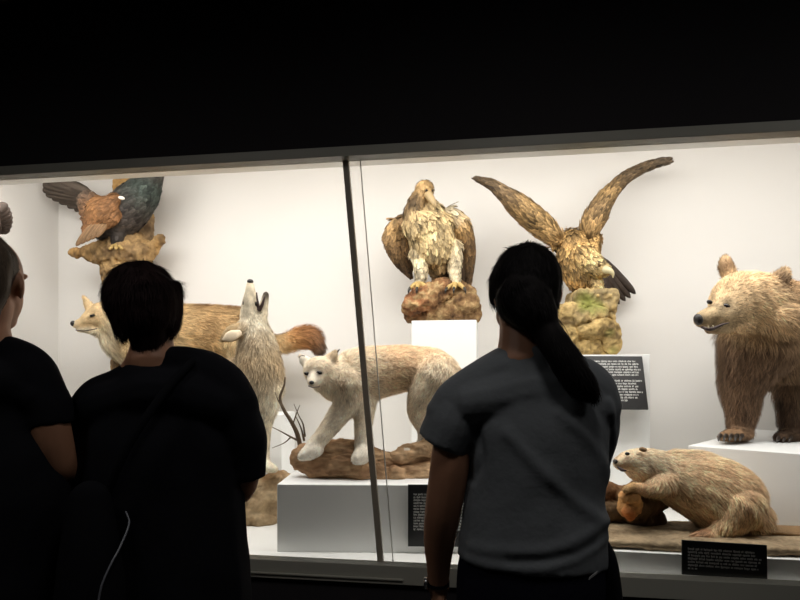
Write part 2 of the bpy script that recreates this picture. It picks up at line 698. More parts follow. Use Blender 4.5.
# --- case light: a row of lamps hidden over the lip, washing the back wall
def area(name, loc, target, sx, sy, power, color, spread=180):
    l = bpy.data.lights.new(name, 'AREA')
    l.shape = 'RECTANGLE'
    l.size, l.size_y = sx, sy
    l.energy = power
    l.color = color
    l.spread = math.radians(spread)
    o = bpy.data.objects.new(name, l)
    COL.objects.link(o)
    o.location = Vector(loc)
    d = Vector(target) - Vector(loc)
    z = -d.normalized()
    x = Vector(UX)
    y = z.cross(x).normalized()
    x = y.cross(z).normalized()
    from mathutils import Matrix
    o.rotation_euler = Matrix((x, y, z)).transposed().to_euler()
    return o


WARM = (1.0, 0.978, 0.948)
area('case_lamp', CW(-.2, .13, 2.72), CW(-.2, .95, .85), 5.8, .14, 63, WARM)
area('case_lamp', CW(0.0, .75, 2.77), CW(0.0, .85, .5), 5.2, .3, 20, WARM)

# --- added fill: dim unseen spots below the ceiling, brightening the visitors
M_lamp = mat('fill_lens', (0.9, 0.88, 0.8), 0.4, emit=(1, .93, .82), estr=0.6)
for i, (x, y) in enumerate(((-1.6, 0.7), (0.3, 0.7), (2.2, 0.7))):
    l = bpy.data.lights.new('room_fill', 'SPOT')
    l.energy = 24
    l.spot_size = math.radians(168)
    l.spot_blend = 0.8
    l.shadow_soft_size = 0.25
    l.color = (1, .97, .93)
    o = bpy.data.objects.new('room_fill', l)
    COL.objects.link(o)
    o.location = (x, y, 3.22)

# ================================================================== plinths and signs
def plinth(c0, d1, l1, d2, l2, z0, z1, label, group='white display plinths'):
    d1, d2 = np.array([*d1, 0.0]), np.array([*d2, 0.0])
    d1 /= np.linalg.norm(d1)
    d2 /= np.linalg.norm(d2)
    V, Fs = box_geo((c0[0], c0[1], z0), d1 * l1, d2 * l2, (0, 0, z1 - z0), 0.003)
    return tag(mesh_obj('display_plinth', V, Fs, M_plinth, smooth=False), label, 'plinth', group)


def rot(a):
    a = math.radians(a)
    return (math.cos(a), -math.sin(a)), (math.sin(a), math.cos(a))


# lynx plinth
LZ = 0.866
c = W(277, 484, 2.72)
d1, d2 = rot(1.6)
plinth(c, d1, 0.90, d2, 0.45, CFL, LZ, 'low wide white plinth under the lynx, behind the glass joint')
# vulture plinth
VZ = CZ + 53 / F * 3.72
c = W(411.5, 330, 3.70)
d1, d2 = rot(8.9)
plinth(c, d1, 0.385, d2, 0.36, CFL, VZ, 'tall narrow white plinth under the hunched vulture')
# eagle plinth
EZ = CZ + 19.5 / F * 3.5
c = W(553, 360, 3.56)
d1, d2 = rot(7)
plinth(c, d1, 0.535, d2, 0.45, CFL, EZ, 'white plinth under the mossy rock, with a black panel on its front')
# bear plinth
BZ = 1.004
c = W(688, 446, 3.0)
d1, d2 = rot(43)
plinth(c, d1, 0.90, d2, 1.2, CFL, BZ, 'large white plinth that the brown bear stands on')
# beaver plinth
PZ = 0.65
c = W(585, 560, 2.472)
d1, d2 = rot(10)
plinth(c, d1, 0.95, d2, 0.42, CFL, PZ, 'very low white plinth under the brown board at the front right')
# plinth behind the two wolves
WZ = 1.10
c = W(88, 412, 3.86)
d1, d2 = rot(3)
plinth(c, d1, 1.22, d2, 0.36, CFL, WZ, 'white plinth behind the howling wolf, carrying the wolf seen from the side')

M_panel = mat('black_panel', (0.012, 0.012, 0.013), 0.45)
M_text = mat('white_print', lin(225, 225, 222), 0.6)


def sign(c0, right, up, w, h, label, rows, x0, xw, ls, seed, bold=1.0, thick=0.008):
    """black caption panel: c0 bottom-left corner, printed rows = list of (row top fraction, length fraction)"""
    right, up = np.asarray(right, float), np.asarray(up, float)
    right /= np.linalg.norm(right)
    up = up - right * (up @ right)
    up /= np.linalg.norm(up)
    back = np.cross(up, right)
    back = back if back[1] > 0 else -back
    root = thing('information_panel', label, 'sign', c0 + right * w / 2, 'black caption panels')
    V, Fs = box_geo(c0, right * w, back * thick, up * h, 0.001)
    mesh_obj('panel', V, Fs, M_panel, root, False)
    rnd = random.Random(seed)
    V, Fs = [], []
    hh = ls * h
    for yt, lf in rows:
        x, xe = x0 * w, (x0 + xw * lf) * w
        while x < xe:
            n = rnd.choice((2, 3, 4, 5, 6, 7, 8))
            for k in range(n):
                cw = hh * rnd.uniform(.42, .62)
                if x + cw > xe:
                    break
                tall = rnd.random() < .3
                b = yt * h - hh * (1 if not rnd.random() < .15 else 1.2)
                t = yt * h - hh * (0 if tall else .28)
                # each letter: a stem, sometimes a bowl beside it
                shapes = [(x, x + cw * .28 * bold, b, t)]
                if rnd.random() < .85:
                    shapes.append((x + cw * .5, x + cw * .78, b + hh * .05, yt * h - hh * .3))
                if rnd.random() < .8:
                    shapes.append((x, x + cw * .78, yt * h - hh * .45, yt * h - hh * .3))
                if rnd.random() < .6:
                    shapes.append((x, x + cw * .78, yt * h - hh, yt * h - hh * .85))
                for (xa, xb, ya, yb) in shapes:
                    o = len(V)
                    for (xx, yy) in ((xa, ya), (xb, ya), (xb, yb), (xa, yb)):
                        V.append(c0 + right * xx + up * yy - back * 0.0009)
                    Fs.append([o, o + 1, o + 2, o + 3])
                x += cw
            x += hh * .45
    mesh_obj('printed_text', V, Fs, M_text, root, False)
    return root


# lynx sign on the plinth front
a = W(408, 546.5, 2.688)
d1, d2 = rot(1.6)
rws = [(.865 - .047 * i, 1.0) for i in range(13)]
sign(a, (*d1, 0), (0, 0, 1), .27, .268, 'black caption panel on the front of the lynx plinth', rws, .09, .82, .034, 3)
# eagle sign, propped against the plinth front
a = W(585, 409, 3.40)
b = W(648.5, 409.5, 3.39)
t = W(583, 356, 3.50)
sign(a, b - a, t - a, np.linalg.norm(b - a), np.linalg.norm(t - a),
     'black caption panel propped on the plinth under the mossy rock',
     [(.92 - .052 * i, l) for i, l in enumerate((.93, .97, .95, .99, .97, .94))] + [(.55 - .052 * i, l) for i, l in enumerate((1, .9, .93, .93, .99, .92, .89, .72))],
     .04, .92, .036, 5)
# beaver sign standing on the floor of the case
a = W(682, 574.5, 2.392)
b = W(767.5, 580.5, 2.338)
t = W(681, 540, 2.402)
sign(a, b - a, t - a, np.linalg.norm(b - a), np.linalg.norm(t - a),
     'black caption panel standing under the beaver at the front edge of the case',
     [(.80 - .094 * i, l) for i, l in enumerate((.90, .93, .99, .98, .94, .95, .14))], .07, .88, .064, 9, bold=1.9)
# ================================================================== mammals
M_fur = mat('animal_fur', (0.5, 0.4, 0.3), 0.75, attr=True, var=0.10, vscale=22, bump=0.25, bscale=90, spec=0.2)
M_eye = mat('dark_glass_eye', (0.012, 0.008, 0.006), 0.08)
M_amber = mat('amber_glass_eye', (0.10, 0.05, 0.012), 0.1)
M_nose = mat('dark_nose', (0.022, 0.019, 0.018), 0.4)
M_mouth = mat('dark_mouth', (0.035, 0.016, 0.013), 0.5)
M_claw = mat('dark_claw', (0.035, 0.026, 0.02), 0.4)
M_tooth = mat('ivory_tooth', lin(205, 190, 160), 0.4)


def spots(n, r0, r1, col, zone, seed, k=0.6):
    """coat spots: darker round markings inside a zone of the picture-plane box, kept as fur colour"""
    rg = np.random.default_rng(seed)
    c = np.array([W(rg.uniform(zone[0], zone[2]), rg.uniform(zone[1], zone[3]), rg.uniform(zone[4], zone[5])) for _ in range(n)])
    r = rg.uniform(r0, r1, n)
    col = np.array(col)

    def f(V, cols):
        out = cols.copy()
        for i in range(n):
            d = np.linalg.norm(V - c[i], axis=1)
            w = np.clip(1.4 - d / r[i], 0, 1)[:, None] * k
            out = out * (1 - w) + col * w
        return out
    return f


def darker(V, c, Y, marks):
    """dark coat markings round eyes, lips and ears: (px, py, radius m, strength)"""
    for px, py, r, k in marks:
        d = np.linalg.norm((V - W(px, py, Y)) * np.array([1, .4, 1]), axis=1)
        c = c * (1 - k * np.clip(1.3 - d / r, 0, 1))[:, None]
    return c


# ------------------------------------------------------------------ brown bear
bY = 2.95
bear = thing('brown_bear', 'large mounted brown bear standing on the big white plinth at the right edge', 'bear', (1.9, 3.25, BZ))
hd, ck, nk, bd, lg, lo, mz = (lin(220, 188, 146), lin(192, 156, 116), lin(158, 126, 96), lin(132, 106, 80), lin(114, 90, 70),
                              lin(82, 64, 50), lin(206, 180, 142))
RK = .95
pr = [
    C(bY, [(702, 319.5, -.06, 9), (712, 317, -.05, 12.5), (724, 312, -.02, 17), (738, 302, .06, 29), (752, 303, .10, 32), (771, 311, .17, 34), (795, 322, .3, 37)], ds=.95,
      col=[mz, mz, mz, hd, hd, ck, ck], fur=[.10, .14, .25, .45, .7, 1.2, 1.3], infl=1.0),
    C(bY, [(744, 324, .02, 9), (724, 328, -.03, 6), (708, 330.5, -.055, 4)], col=[ck, mz, lin(150, 124, 100)], fur=[.5, .15, .08]),
    E(bY + .10, 768, 318, 29, 21, 30, rot=-25, col=ck, fur=1.5, T=(.8, .2, -.6)),
    C(bY + .3, [(772, 335, 0, 42), (802, 342, .10, 60), (830, 346, .14, 60), (852, 362, .22, 46)],
      col=[nk, bd, bd, bd], fur=1.2),
    C(bY + .22, [(757, 345, 0, 40), (748, 368, .0, 30), (742, 388, .01, 22), (742, 411, .02, 16.5), (740, 428, .02, 13.5), (739, 433, .02, 11)],
      col=[lg, lg, lg, lg, lg, nk], fur=[1, 1, .8, .5, .35, .2]),
    C(bY + .18, [(746, 434, .02, 6.5), (733, 435, -.02, 7), (724, 437, -.05, 5)], ds=1.9, col=nk, fur=.2),
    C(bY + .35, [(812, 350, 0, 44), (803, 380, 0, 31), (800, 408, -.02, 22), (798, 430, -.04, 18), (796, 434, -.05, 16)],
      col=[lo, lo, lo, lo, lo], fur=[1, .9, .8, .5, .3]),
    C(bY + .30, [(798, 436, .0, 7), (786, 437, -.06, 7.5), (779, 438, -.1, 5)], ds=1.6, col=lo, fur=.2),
    # hind legs out of the frame
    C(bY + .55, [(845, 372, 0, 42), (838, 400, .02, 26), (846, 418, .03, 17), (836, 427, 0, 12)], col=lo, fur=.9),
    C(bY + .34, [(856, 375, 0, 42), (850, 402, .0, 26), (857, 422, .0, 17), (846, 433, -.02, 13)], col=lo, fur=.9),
    # ears
    C(bY + .16, [(729, 274, 0, 9), (726, 266, .0, 8.5), (725.5, 261, .0, 7)], ds=.7, col=[hd, nk, hd], fur=[.3, .3, .22]),
    C(bY + .03, [(775, 291, .03, 11), (780, 280, .0, 11), (784, 273.5, .0, 7.5)], ds=.7, col=[ck, lg, hd], fur=[.5, .35, .25]),
]


def bear_post(V, N):
    # eye sockets and the step between brow and muzzle
    for (px, py, y, r, d) in ((726.5, 307, bY - .06, .030, .020), (708, 303, bY - .02, .03, .014), (716, 322, bY - .10, .03, .008)):
        c = W(px, py, y)
        w = np.exp(-(np.linalg.norm(V - c, axis=1) / r) ** 2)
        V = V - N * (w * d)[:, None]
    return V


organic('body', pr, .0095, M_fur, bear, 7, fur=[dict(n=56000, len=.062, w=.0015, lift=.30, jitter=.30, gravity=.35, var=.34),
                                             dict(n=9000, len=.02, w=.001, lift=.15, jitter=.3, gravity=.2,
                                                  mask=lambda c: (c[:, 0] < W(735, 0, bY)[0] + .05) & (c[:, 2] > 1.45))], zmin=BZ + .002, post=bear_post,
        shade=lambda V, c, h: mottle(V, darker(V, c, bY - .05, ((726, 306, .032, .5), (709, 302, .03, .5), (701, 321, .04, .4), (712, 328, .025, .35), (780, 281, .03, .35))), .16, 9, .25, 34, (1, 1, .5)))
ball('nose', W(698.3, 319.5, bY - .095), .02, M_nose, bear, [(.020, 0, .004), (0, .022, 0), (-.006, 0, .026)])
for (px, py, y, q) in ((726.2, 306.4, bY - .072, 1.0), (709.6, 302.2, bY - .060, .7)):
    ball('eye', W(px, py, y), .011, M_eye, bear, [(.018 * q, 0, -.006), (0, .013, 0), (.004, 0, .013 * q)])
tube('lower_lip', [W(702, 327.2, bY - .100), W(709, 329.2, bY - .118), W(716, 327.4, bY - .118), W(723, 324.2, bY - .118), W(729, 322.8, bY - .105)], .006, M_mouth, bear,
     rs=[.006, .009, .007, .005, .003])
V, Fs = join_geo(*[Chain([W(x, y, bY - .124), W(x + .4, y + 2.4, bY - .124)], [.0035, .0012], n=2, seg=6).geo() for x, y in ((708.5, 326.5), (713, 326))])
mesh_obj('teeth', V, Fs, M_tooth, bear)
for x in (720.5, 726, 731.5, 737, 742):
    tube('claw', [W(x, 435.5, bY + .10), W(x - 1.5, 438, bY + .065), W(x - 2, 440.8, bY + .05)], .008, M_claw, bear, rs=[.011, .008, .003])
for x in (779, 785, 791):
    tube('claw', [W(x, 437, bY + .19), W(x - 1.5, 440, bY + .16), W(x - 2, 442.5, bY + .15)], .008, M_claw, bear, rs=[.01, .007, .003])

# ------------------------------------------------------------------ lynx
lY = 2.98
lynx = thing('lynx', 'pale spotted mounted lynx stepping down over the brown log', 'lynx', (-.15, 3.0, LZ + .1))
lc, lw, lb, ll, lgrey = lin(246, 226, 198), lin(248, 238, 222), lin(244, 208, 168), lin(244, 228, 204), lin(206, 182, 150)
RK = .93
pr = [
    # head, cheeks, muzzle
    E(lY - .12, 319.5, 370.5, 16.5, 14, 17, col=lc, fur=.3, T=(.7, .5, -.3)),
    E(lY - .10, 327, 378, 13, 10, 15, rot=-20, col=lw, fur=.75, T=(.8, .3, -.5)),
    C(lY - .2, [(316.5, 376.5, .03, 9.5), (313, 380.5, -.0, 7.5), (312.2, 382, -.015, 5.5)], col=[lc, lw, lc], fur=.12),
    C(lY - .12, [(309, 364, .02, 7), (303.5, 360, .03, 6), (300, 355.5, .04, 2.6)], ds=.6, col=[lc, lw, lgrey], fur=.2),
    C(lY - .12, [(328, 362, .0, 8), (332.5, 357, .0, 6.8), (335.5, 351, .01, 2.8)], ds=.6, col=[lc, lgrey, lgrey], fur=.2),
    # neck, trunk
    C(lY, [(326, 377, -.1, 18), (341, 380, -.03, 26), (360, 376, .0, 30), (385, 371, .02, 27), (410, 369, .03, 24), (430, 373, .05, 27), (441, 381, .06, 22)], ds=1.0,
      col=[lc, lc, lc, lb, lb, lb, lc], fur=[.7, .9, 1, 1, .9, .9, .8]),
    C(lY, [(375, 366, .01, 20), (405, 364, .03, 20), (432, 367, .05, 19)], col=lb, fur=.8),
    # forelegs
    C(lY, [(349, 385, -.08, 22), (347, 402, -.09, 14.5), (335, 420, -.10, 11.5), (322, 437, -.12, 9.5), (313, 447, -.13, 9)], col=[lc, ll, ll, ll, lw], fur=[.9, .6, .4, .35, .3]),
    C(lY - .13, [(316, 449, .0, 9), (308, 453, -.03, 8.5), (303, 456, -.05, 6)], ds=1.2, col=lw, fur=.3),
    C(lY, [(363, 388, -.02, 17), (364, 410, -.06, 12), (363, 430, -.09, 9.5), (362, 448, -.1, 8.5)], col=[lc, ll, ll, lw], fur=[.9, .5, .4, .3]),
    C(lY - .14, [(364, 452, .03, 9.5), (361, 456, -.01, 10), (357, 459, -.04, 7)], ds=1.1, col=lw, fur=.3),
    # hind legs
    C(lY + .06, [(436, 380, -.08, 29), (425, 398, -.09, 20), (419, 414, -.08, 12), (424, 430, -.07, 8), (424, 443, -.07, 7)], col=[lc, lc, lc, lw, lw], fur=[.9, .8, .5, .3, .3]),
    C(lY, [(424, 447, .0, 7.5), (414, 450, -.04, 7.5), (407, 452, -.06, 6)], ds=1.2, col=lw, fur=.3),
    C(lY + .18, [(446, 385, .03, 24), (446, 404, .05, 15), (452, 420, .06, 9), (460, 436, .06, 7.5), (455, 447, .04, 7), (445, 452, .0, 7)], col=lc, fur=.5),
    C(lY + .12, [(452, 372, 0, 9), (461, 380, .02, 8), (466, 391, .02, 7)], col=[lb, lb, lin(60, 45, 35)], fur=.8),
]
sp1 = spots(70, .010, .018, lin(176, 148, 112), (300, 398, 372, 446, lY - .3, lY + .1), 3, .45)
sp2 = spots(70, .010, .02, lin(196, 160, 118), (345, 345, 450, 400, lY - .25, lY + .2), 4, .4)
sp3 = spots(26, .015, .03, lin(168, 140, 110), (338, 378, 372, 402, lY - .3, lY), 6, .35)


def lynx_shade(V, c, h):
    c = sp3(V, sp2(V, sp1(V, c)))
    rim = np.linalg.norm((V - W(335, 359, lY - .14)), axis=1)
    for px, py, r, k_ in ((334, 361, .020, .8), (307.5, 373.8, .017, .6), (319, 373, .019, .6), (331, 381, .016, .35), (324, 385, .012, .35), (311, 363, .012, .3), (316, 361, .012, .3),
                          (322, 360, .012, .3), (327, 366, .014, .25), (313.5, 370, .012, .2), (336, 378, .014, .3), (312, 386, .012, .35)):
        d_ = np.linalg.norm((V - W(px, py, lY - .2)) * np.array([1, .3, 1]), axis=1)
        c = c * (1 - k_ * np.clip(1.3 - d_ / r, 0, 1))[:, None]
    return mottle(V, c, .08, 16, .12, 50)


organic('body', pr, .0085, M_fur, lynx, 6, fur=[dict(n=46000, len=.034, w=.0011, lift=.26, jitter=.32, gravity=.3, var=.22)], shade=lynx_shade)
ball('nose', W(311.6, 382.6, lY - .238), .012, M_nose, lynx, [(.011, 0, 0), (0, .010, 0), (0, 0, .009)])
for (px, py, dx) in ((307.3, 373.8, -2), (318.8, 372.8, 2)):
    ball('eye', W(px, py, lY - .196 if px > 310 else lY - .184), .011, M_eye, lynx, [(.0155, 0, -.003), (0, .011, 0), (.002, 0, .009)])
tube('mouth_line', [W(308.5, 386, lY - .215), W(312, 387.2, lY - .228), W(317, 387, lY - .222), W(320, 386, lY - .21)], .0022, M_mouth, lynx)
for a in ([(299.8, 357.5, .0), (301.5, 355.8, .0), (305, 356.0, -.01)], [(336, 354, 0), (338.5, 350.5, 0), (340, 349, 0)]):
    tube('ear_tuft', [W(x, y, lY - .09 + d) for x, y, d in a], .005, M_nose, lynx, rs=[.005, .0035, .001])

# ------------------------------------------------------------------ howling wolf
wY = 3.32
wolfa = thing('howling_wolf', 'mounted grey wolf howling with its muzzle pointed straight up', 'wolf', (-.95, 3.4, .80))
wl, wg, wc, wt = lin(226, 212, 186), lin(188, 166, 134), lin(238, 226, 202), lin(204, 180, 144)
RK = .94
pr = [
    C(wY, [(250, 283.5, -.04, 4), (250.3, 294, -.03, 6.5), (250, 304, -.02, 8.8), (251, 313, -.01, 11.8), (254, 324, .0, 14.2), (256, 338, .0, 18.5), (258, 356, -.01, 22.5), (259, 376, -.02, 26), (257, 394, -.02, 24)],
      col=[wl, wl, wl, wl, wc, wl, wg, wg, wc], fur=[.06, .1, .15, .25, .5, .9, 1.1, 1, 1]),
    C(wY, [(259, 322, -.02, 8.5), (263.5, 307, -.03, 5.2), (266, 294.5, -.04, 3.6)], col=[wc, wl, lin(70, 60, 52)], fur=[.3, .1, .05]),
    C(wY - .05, [(245, 328, 0, 8), (240, 331, -.02, 6.5)], col=wg, fur=.3),
    E(wY - .03, 246, 326, 9, 8, 9, col=wg, fur=.5),
    C(wY, [(255, 374, .02, 25), (225, 392, .08, 32), (180, 400, .18, 31), (140, 402, .27, 30), (115, 406, .32, 25)], col=[wg, wt, wt, wt, wt], fur=1),
    C(wY, [(268, 388, -.04, 17), (268, 404, -.05, 12.5), (265, 424, -.06, 8), (264, 445, -.06, 6.5), (264, 460, -.07, 6)], col=[wc, wc, wl, wl, wc], fur=[1, .7, .4, .2, .2]),
    C(wY - .07, [(262, 464, .02, 6.5), (268, 467, -.02, 6.5), (274, 469, -.04, 4.5)], ds=1.3, col=wc, fur=.2),
    C(wY + .12, [(248, 390, 0, 18), (246, 408, 0, 12), (244, 440, 0, 7), (246, 462, .0, 6), (252, 468, -.02, 5.5)], col=wl, fur=[1, .7, .3, .2, .2]),
    C(wY + .2, [(130, 395, 0, 28), (122, 415, 0, 18), (112, 435, .0, 9), (118, 455, 0, 6.5), (122, 472, -.02, 6), (130, 476, -.05, 5)], col=wl, fur=[1, .7, .4, .2, .2, .2]),
    C(wY + .36, [(134, 395, 0, 26), (138, 415, 0, 17), (128, 435, .0, 9), (134, 455, 0, 6.5), (138, 470, -.02, 6), (146, 474, -.05, 5)], col=wl, fur=[1, .7, .4, .2, .2, .2]),
    C(wY + .3, [(112, 390, 0, 10), (98, 408, .04, 12), (92, 430, .06, 11), (94, 448, .06, 5)], col=[wt, wt, wg, wg], fur=1.2),
]
spw = spots(60, .02, .045, lin(136, 112, 84), (222, 328, 285, 380, wY - .3, wY + .1), 8, .45)
organic('body', pr, .0085, M_fur, wolfa, 6, fur=[dict(n=44000, len=.046, w=.0013, lift=.28, jitter=.32, gravity=.25, var=.30)], shade=lambda V, c, h: mottle(V, darker(V, spw(V, c), wY - .05, ((244, 303, .03, .45), (250, 291, .025, .3), (247, 312, .03, .25), (262, 330, .03, .2), (245, 322, .03, .3), (266, 297, .02, .4))), .14, 12, .2, 40))
ball('nose', W(250.2, 281.5, wY - .045), .012, M_nose, wolfa, [(.017, 0, 0), (0, .018, 0), (0, 0, .013)])
er = organic('ear', [C(wY - .085, [(243, 328, .03, 7), (236, 331.5, .005, 9), (229, 335.5, -.01, 8), (223, 339, -.015, 4), (220.5, 340.5, -.015, 1.6)], ds=.42, col=lin(172, 148, 112), fur=.6)],
             .005, M_fur, wolfa, 3, fur=dict(n=900, len=.022, w=.001, lift=.2, jitter=.3, gravity=.2, var=.25), shade=lambda V, c, h: mottle(V, c, .1, 20, .15, 60))
V, Fs = C(wY - .118, [(238, 333.5, .012, 4), (233, 335.3, .0, 5.6), (228, 337.3, -.004, 5), (223.5, 339.3, -.004, 1.6)], ds=.3).geo()
mesh_obj('inner_ear', V, Fs, mat('pale_inner_ear', lin(232, 212, 184), .85), er, label='pale inside of the ear')
for (px, y) in ((243.6, wY - .045), (256, wY - .075)):
    ball('eye', W(px, 303.5 if px < 250 else 304, y), .009, M_eye, wolfa, [(.005, 0, .004), (0, .009, 0), (-.003, 0, .013)])
tube('open_mouth', [W(256.5, 293, wY - .06), W(257.5, 301, wY - .065), W(259, 310, wY - .06), W(262, 305, wY - .066), W(264.5, 297, wY - .068)], .006, M_mouth, wolfa,
     rs=[.004, .006, .01, .009, .005])

# ------------------------------------------------------------------ wolf in profile
vY = 4.06
wolfb = thing('tan_wolf', 'mounted tan wolf in profile with bushy dark-tipped tail, head to the left', 'wolf', (-1.35, 4.05, WZ))
vt, vh, vm, vr, vd = lin(210, 178, 130), lin(226, 198, 154), lin(238, 224, 196), lin(190, 132, 80), lin(84, 72, 64)
vb = lin(186, 150, 104)
RK = .94
pr = [
    C(vY, [(75, 324.5, -.03, 4), (83, 323, -.03, 6.5), (91, 319, -.02, 10), (102, 316, .0, 15), (113, 320, .02, 17.5), (124, 328, .05, 23), (142, 338, .07, 29), (160, 340, .08, 32)],
      col=[vm, vh, vh, vh, vh, vm, vt, vt], fur=[.08, .1, .2, .4, .8, 1.1, 1, 1]),
    C(vY, [(100, 330, .0, 8), (88, 329.5, -.03, 4.5), (79, 330, -.04, 3)], col=[vm, vm, vm], fur=[.3, .1, .05]),
    C(vY, [(104, 330, .02, 9), (114, 343, .03, 12), (127, 352, .05, 13)], col=[vm, vm, vm], fur=[.6, 1, 1]),
    C(vY, [(90, 309, -.01, 5.5), (86.5, 302, -.01, 4), (83.5, 296.5, -.01, 1.8)], ds=.6, col=[vh, vh, vt], fur=.3),
    C(vY, [(107, 305, .03, 6), (108, 297, .04, 4.5), (108, 290, .05, 2)], ds=.6, col=[vh, vt, vt], fur=.3),
    C(vY, [(158, 338, .08, 33), (190, 336, .08, 33), (220, 335, .06, 31), (240, 337, .04, 30), (250, 342, .03, 24)], col=[vt, vt, vb, vt, vt], fur=1),
    C(vY, [(258, 335, .03, 8), (272, 342, .02, 8.5), (286, 342.5, .02, 9.5), (300, 338, .02, 11.5), (311, 338, .02, 12), (317.5, 346, .02, 8)], col=[vt, vt, lin(206, 160, 104), vr, lin(150, 108, 76), vd], fur=[.8, .8, .9, 1, 1, .9], infl=.7),
    C(vY - .06, [(146, 350, 0, 22), (142, 372, 0, 13), (140, 392, 0, 8), (139, 408, 0, 6.5), (135, 414, -.02, 6)], col=vh, fur=[1, .6, .3, .2, .2]),
    C(vY + .1, [(152, 350, 0, 22), (156, 372, 0, 13), (158, 392, 0, 8), (157, 408, 0, 6.5), (153, 412, -.02, 6)], col=vh, fur=[1, .6, .3, .2, .2]),
    C(vY - .06, [(250, 345, 0, 26), (246, 365, 0, 17), (254, 385, 0, 8.5), (250, 400, 0, 6.5), (249, 409, -.01, 6), (244, 414, -.03, 5.5)], col=vh, fur=[1, .7, .4, .2, .2, .2]),
    C(vY + .1, [(244, 345, 0, 26), (234, 365, 0, 17), (240, 385, 0, 8.5), (236, 400, 0, 6.5), (235, 408, -.01, 6), (230, 412, -.03, 5.5)], col=vh, fur=[1, .7, .4, .2, .2, .2]),
]
spv = spots(26, .03, .07, lin(120, 82, 44), (185, 300, 250, 330, vY - .3, vY + .1), 5, .5)
spm = spots(30, .04, .09, lin(226, 204, 164), (150, 338, 262, 372, vY - .3, vY + .1), 15, .5)
organic('body', pr, .0095, M_fur, wolfb, 6, fur=[dict(n=44000, len=.060, w=.0015, lift=.24, jitter=.3, gravity=.3, var=.30)], shade=lambda V, c, h: mottle(V, spm(V, spv(V, c)), .12, 9, .18, 34))
ball('nose', W(73.5, 323.5, vY - .04), .015, M_nose, wolfb, [(.02, 0, 0), (0, .02, 0), (0, 0, .019)])
ball('eye', W(92.3, 315.6, vY - .085), .012, M_eye, wolfb, [(.019, 0, .005), (0, .014, 0), (-.003, 0, .008)])
tube('mouth_line', [W(76, 330, vY - .052), W(84, 330.8, vY - .066), W(91, 329.8, vY - .074), W(97, 328.6, vY - .082)], .003, M_mouth, wolfb)

# ------------------------------------------------------------------ beaver
eY = 2.66
beav = thing('beaver', 'pale blond mounted beaver crouching on the brown board with paws on a cut stump', 'beaver', (1.2, 2.75, PZ + .05))
ec, el, es, ed = lin(234, 194, 152), lin(244, 216, 182), lin(200, 162, 114), lin(150, 116, 78)
RK = .93
pr = [
    C(eY, [(620, 463, -.03, 7.8), (626.5, 462, -.02, 11.5), (637, 463, .0, 15.5), (650, 467, .02, 19), (664, 474, .03, 23)], col=[el, el, el, el, ec], fur=[.10, .2, .4, .7, .9]),
    E(eY - .01, 638, 469, 14, 11, 13, rot=-15, col=ec, fur=.45, T=(.8, .2, -.4)),
    C(eY + .03, [(657, 474, 0, 22), (682, 481, .0, 30), (708, 490, -.01, 37), (730, 502, -.03, 37), (744, 516, -.04, 27)], col=[el, ec, ec, ec, ec], fur=1),
    C(eY + .03, [(672, 466, 0, 16), (700, 468, .0, 17), (722, 476, -.01, 16)], col=el, fur=.9),
    C(eY - .03, [(662, 482, 0, 14), (650, 489, -.04, 8), (640, 488.5, -.06, 6.2), (632, 487.5, -.07, 5.5), (626, 490, -.08, 4.5)], col=[ec, ec, ec, es, es], fur=[.9, .5, .25, .15, .1]),
    C(eY + .13, [(664, 484, 0, 13), (650, 488, 0, 7), (640, 486, .0, 5.5), (632, 486, -.02, 4.5)], col=es, fur=[.9, .4, .3, .1]),
    C(eY - .08, [(736, 508, 0, 27), (728, 522, -.02, 16), (718, 530, -.03, 8)], col=ec, fur=[1, .9, .4]),
    C(eY - .11, [(716, 532, .0, 6), (704, 535, -.01, 5.5), (694, 536.5, -.02, 4)], ds=1.4, col=lin(186, 142, 108), fur=.05),
]
organic('body', pr, .0072, M_fur, beav, 6, fur=[dict(n=50000, len=.05, w=.0012, lift=.24, jitter=.22, gravity=.4, var=.34, tip=1.2)], zmin=PZ + .03,
        shade=lambda V, c, h: mottle(V, c, .10, 12, .20, 46, (1, 1, .45)))
ball('nose', W(615.2, 461.5, eY - .045), .01, M_nose, beav, [(.010, 0, 0), (0, .013, 0), (0, 0, .010)])
ball('eye', W(627.3, 453.8, eY - .062), .009, M_eye, beav, [(.0105, 0, 0), (0, .009, 0), (0, 0, .0075)])
ball('ear', W(643, 449.5, eY - .048), .02, mat('brown_ear', lin(150, 122, 90), .8), beav, [(.017, 0, -.004), (0, .009, 0), (.003, 0, .010)])
tube('mouth_line', [W(618, 467, eY - .055), W(622, 470, eY - .066), W(626, 470.5, eY - .072)], .004, M_mouth, beav, rs=[.004, .007, .003])
V, Fs = join_geo(*[Chain([W(x, y, eY - .13), W(x - 5, y + 1.8, eY - .15), W(x - 8, y + 2.6, eY - .16)], [.006, .005, .002], n=2, seg=6).geo()
                   for x, y in ((697, 533), (698, 535.3))])
mesh_obj('hind_claws', V, Fs, mat('pale_claw', lin(190, 150, 115), .5), beav)
M_tail = mat('scaly_tail', lin(150, 116, 74), .6, bump=.8, bscale=140)
RK = 1.0
pr = [C(eY - .05, [(752, 532, 0, 9), (770, 535, -.0, 8.5), (792, 538, -.02, 10), (815, 541, -.04, 12), (836, 543, -.05, 9)], ds=1.7)]
V, Fs = pr[0].geo()
zz = W(0, 536, eY)[2]
V = [(v[0], v[1], max(PZ + .037, PZ + .07 + (v[2] - (PZ + .07)) * .55)) for v in V]
mesh_obj('flat_tail', V, Fs, M_tail, beav)
# ================================================================== rocks, logs and stumps
M_col = mat('weathered_surface', (0.5, 0.4, 0.3), 0.85, attr=True, var=0.22, vscale=14, bump=0.9, bscale=38, spec=0.25)


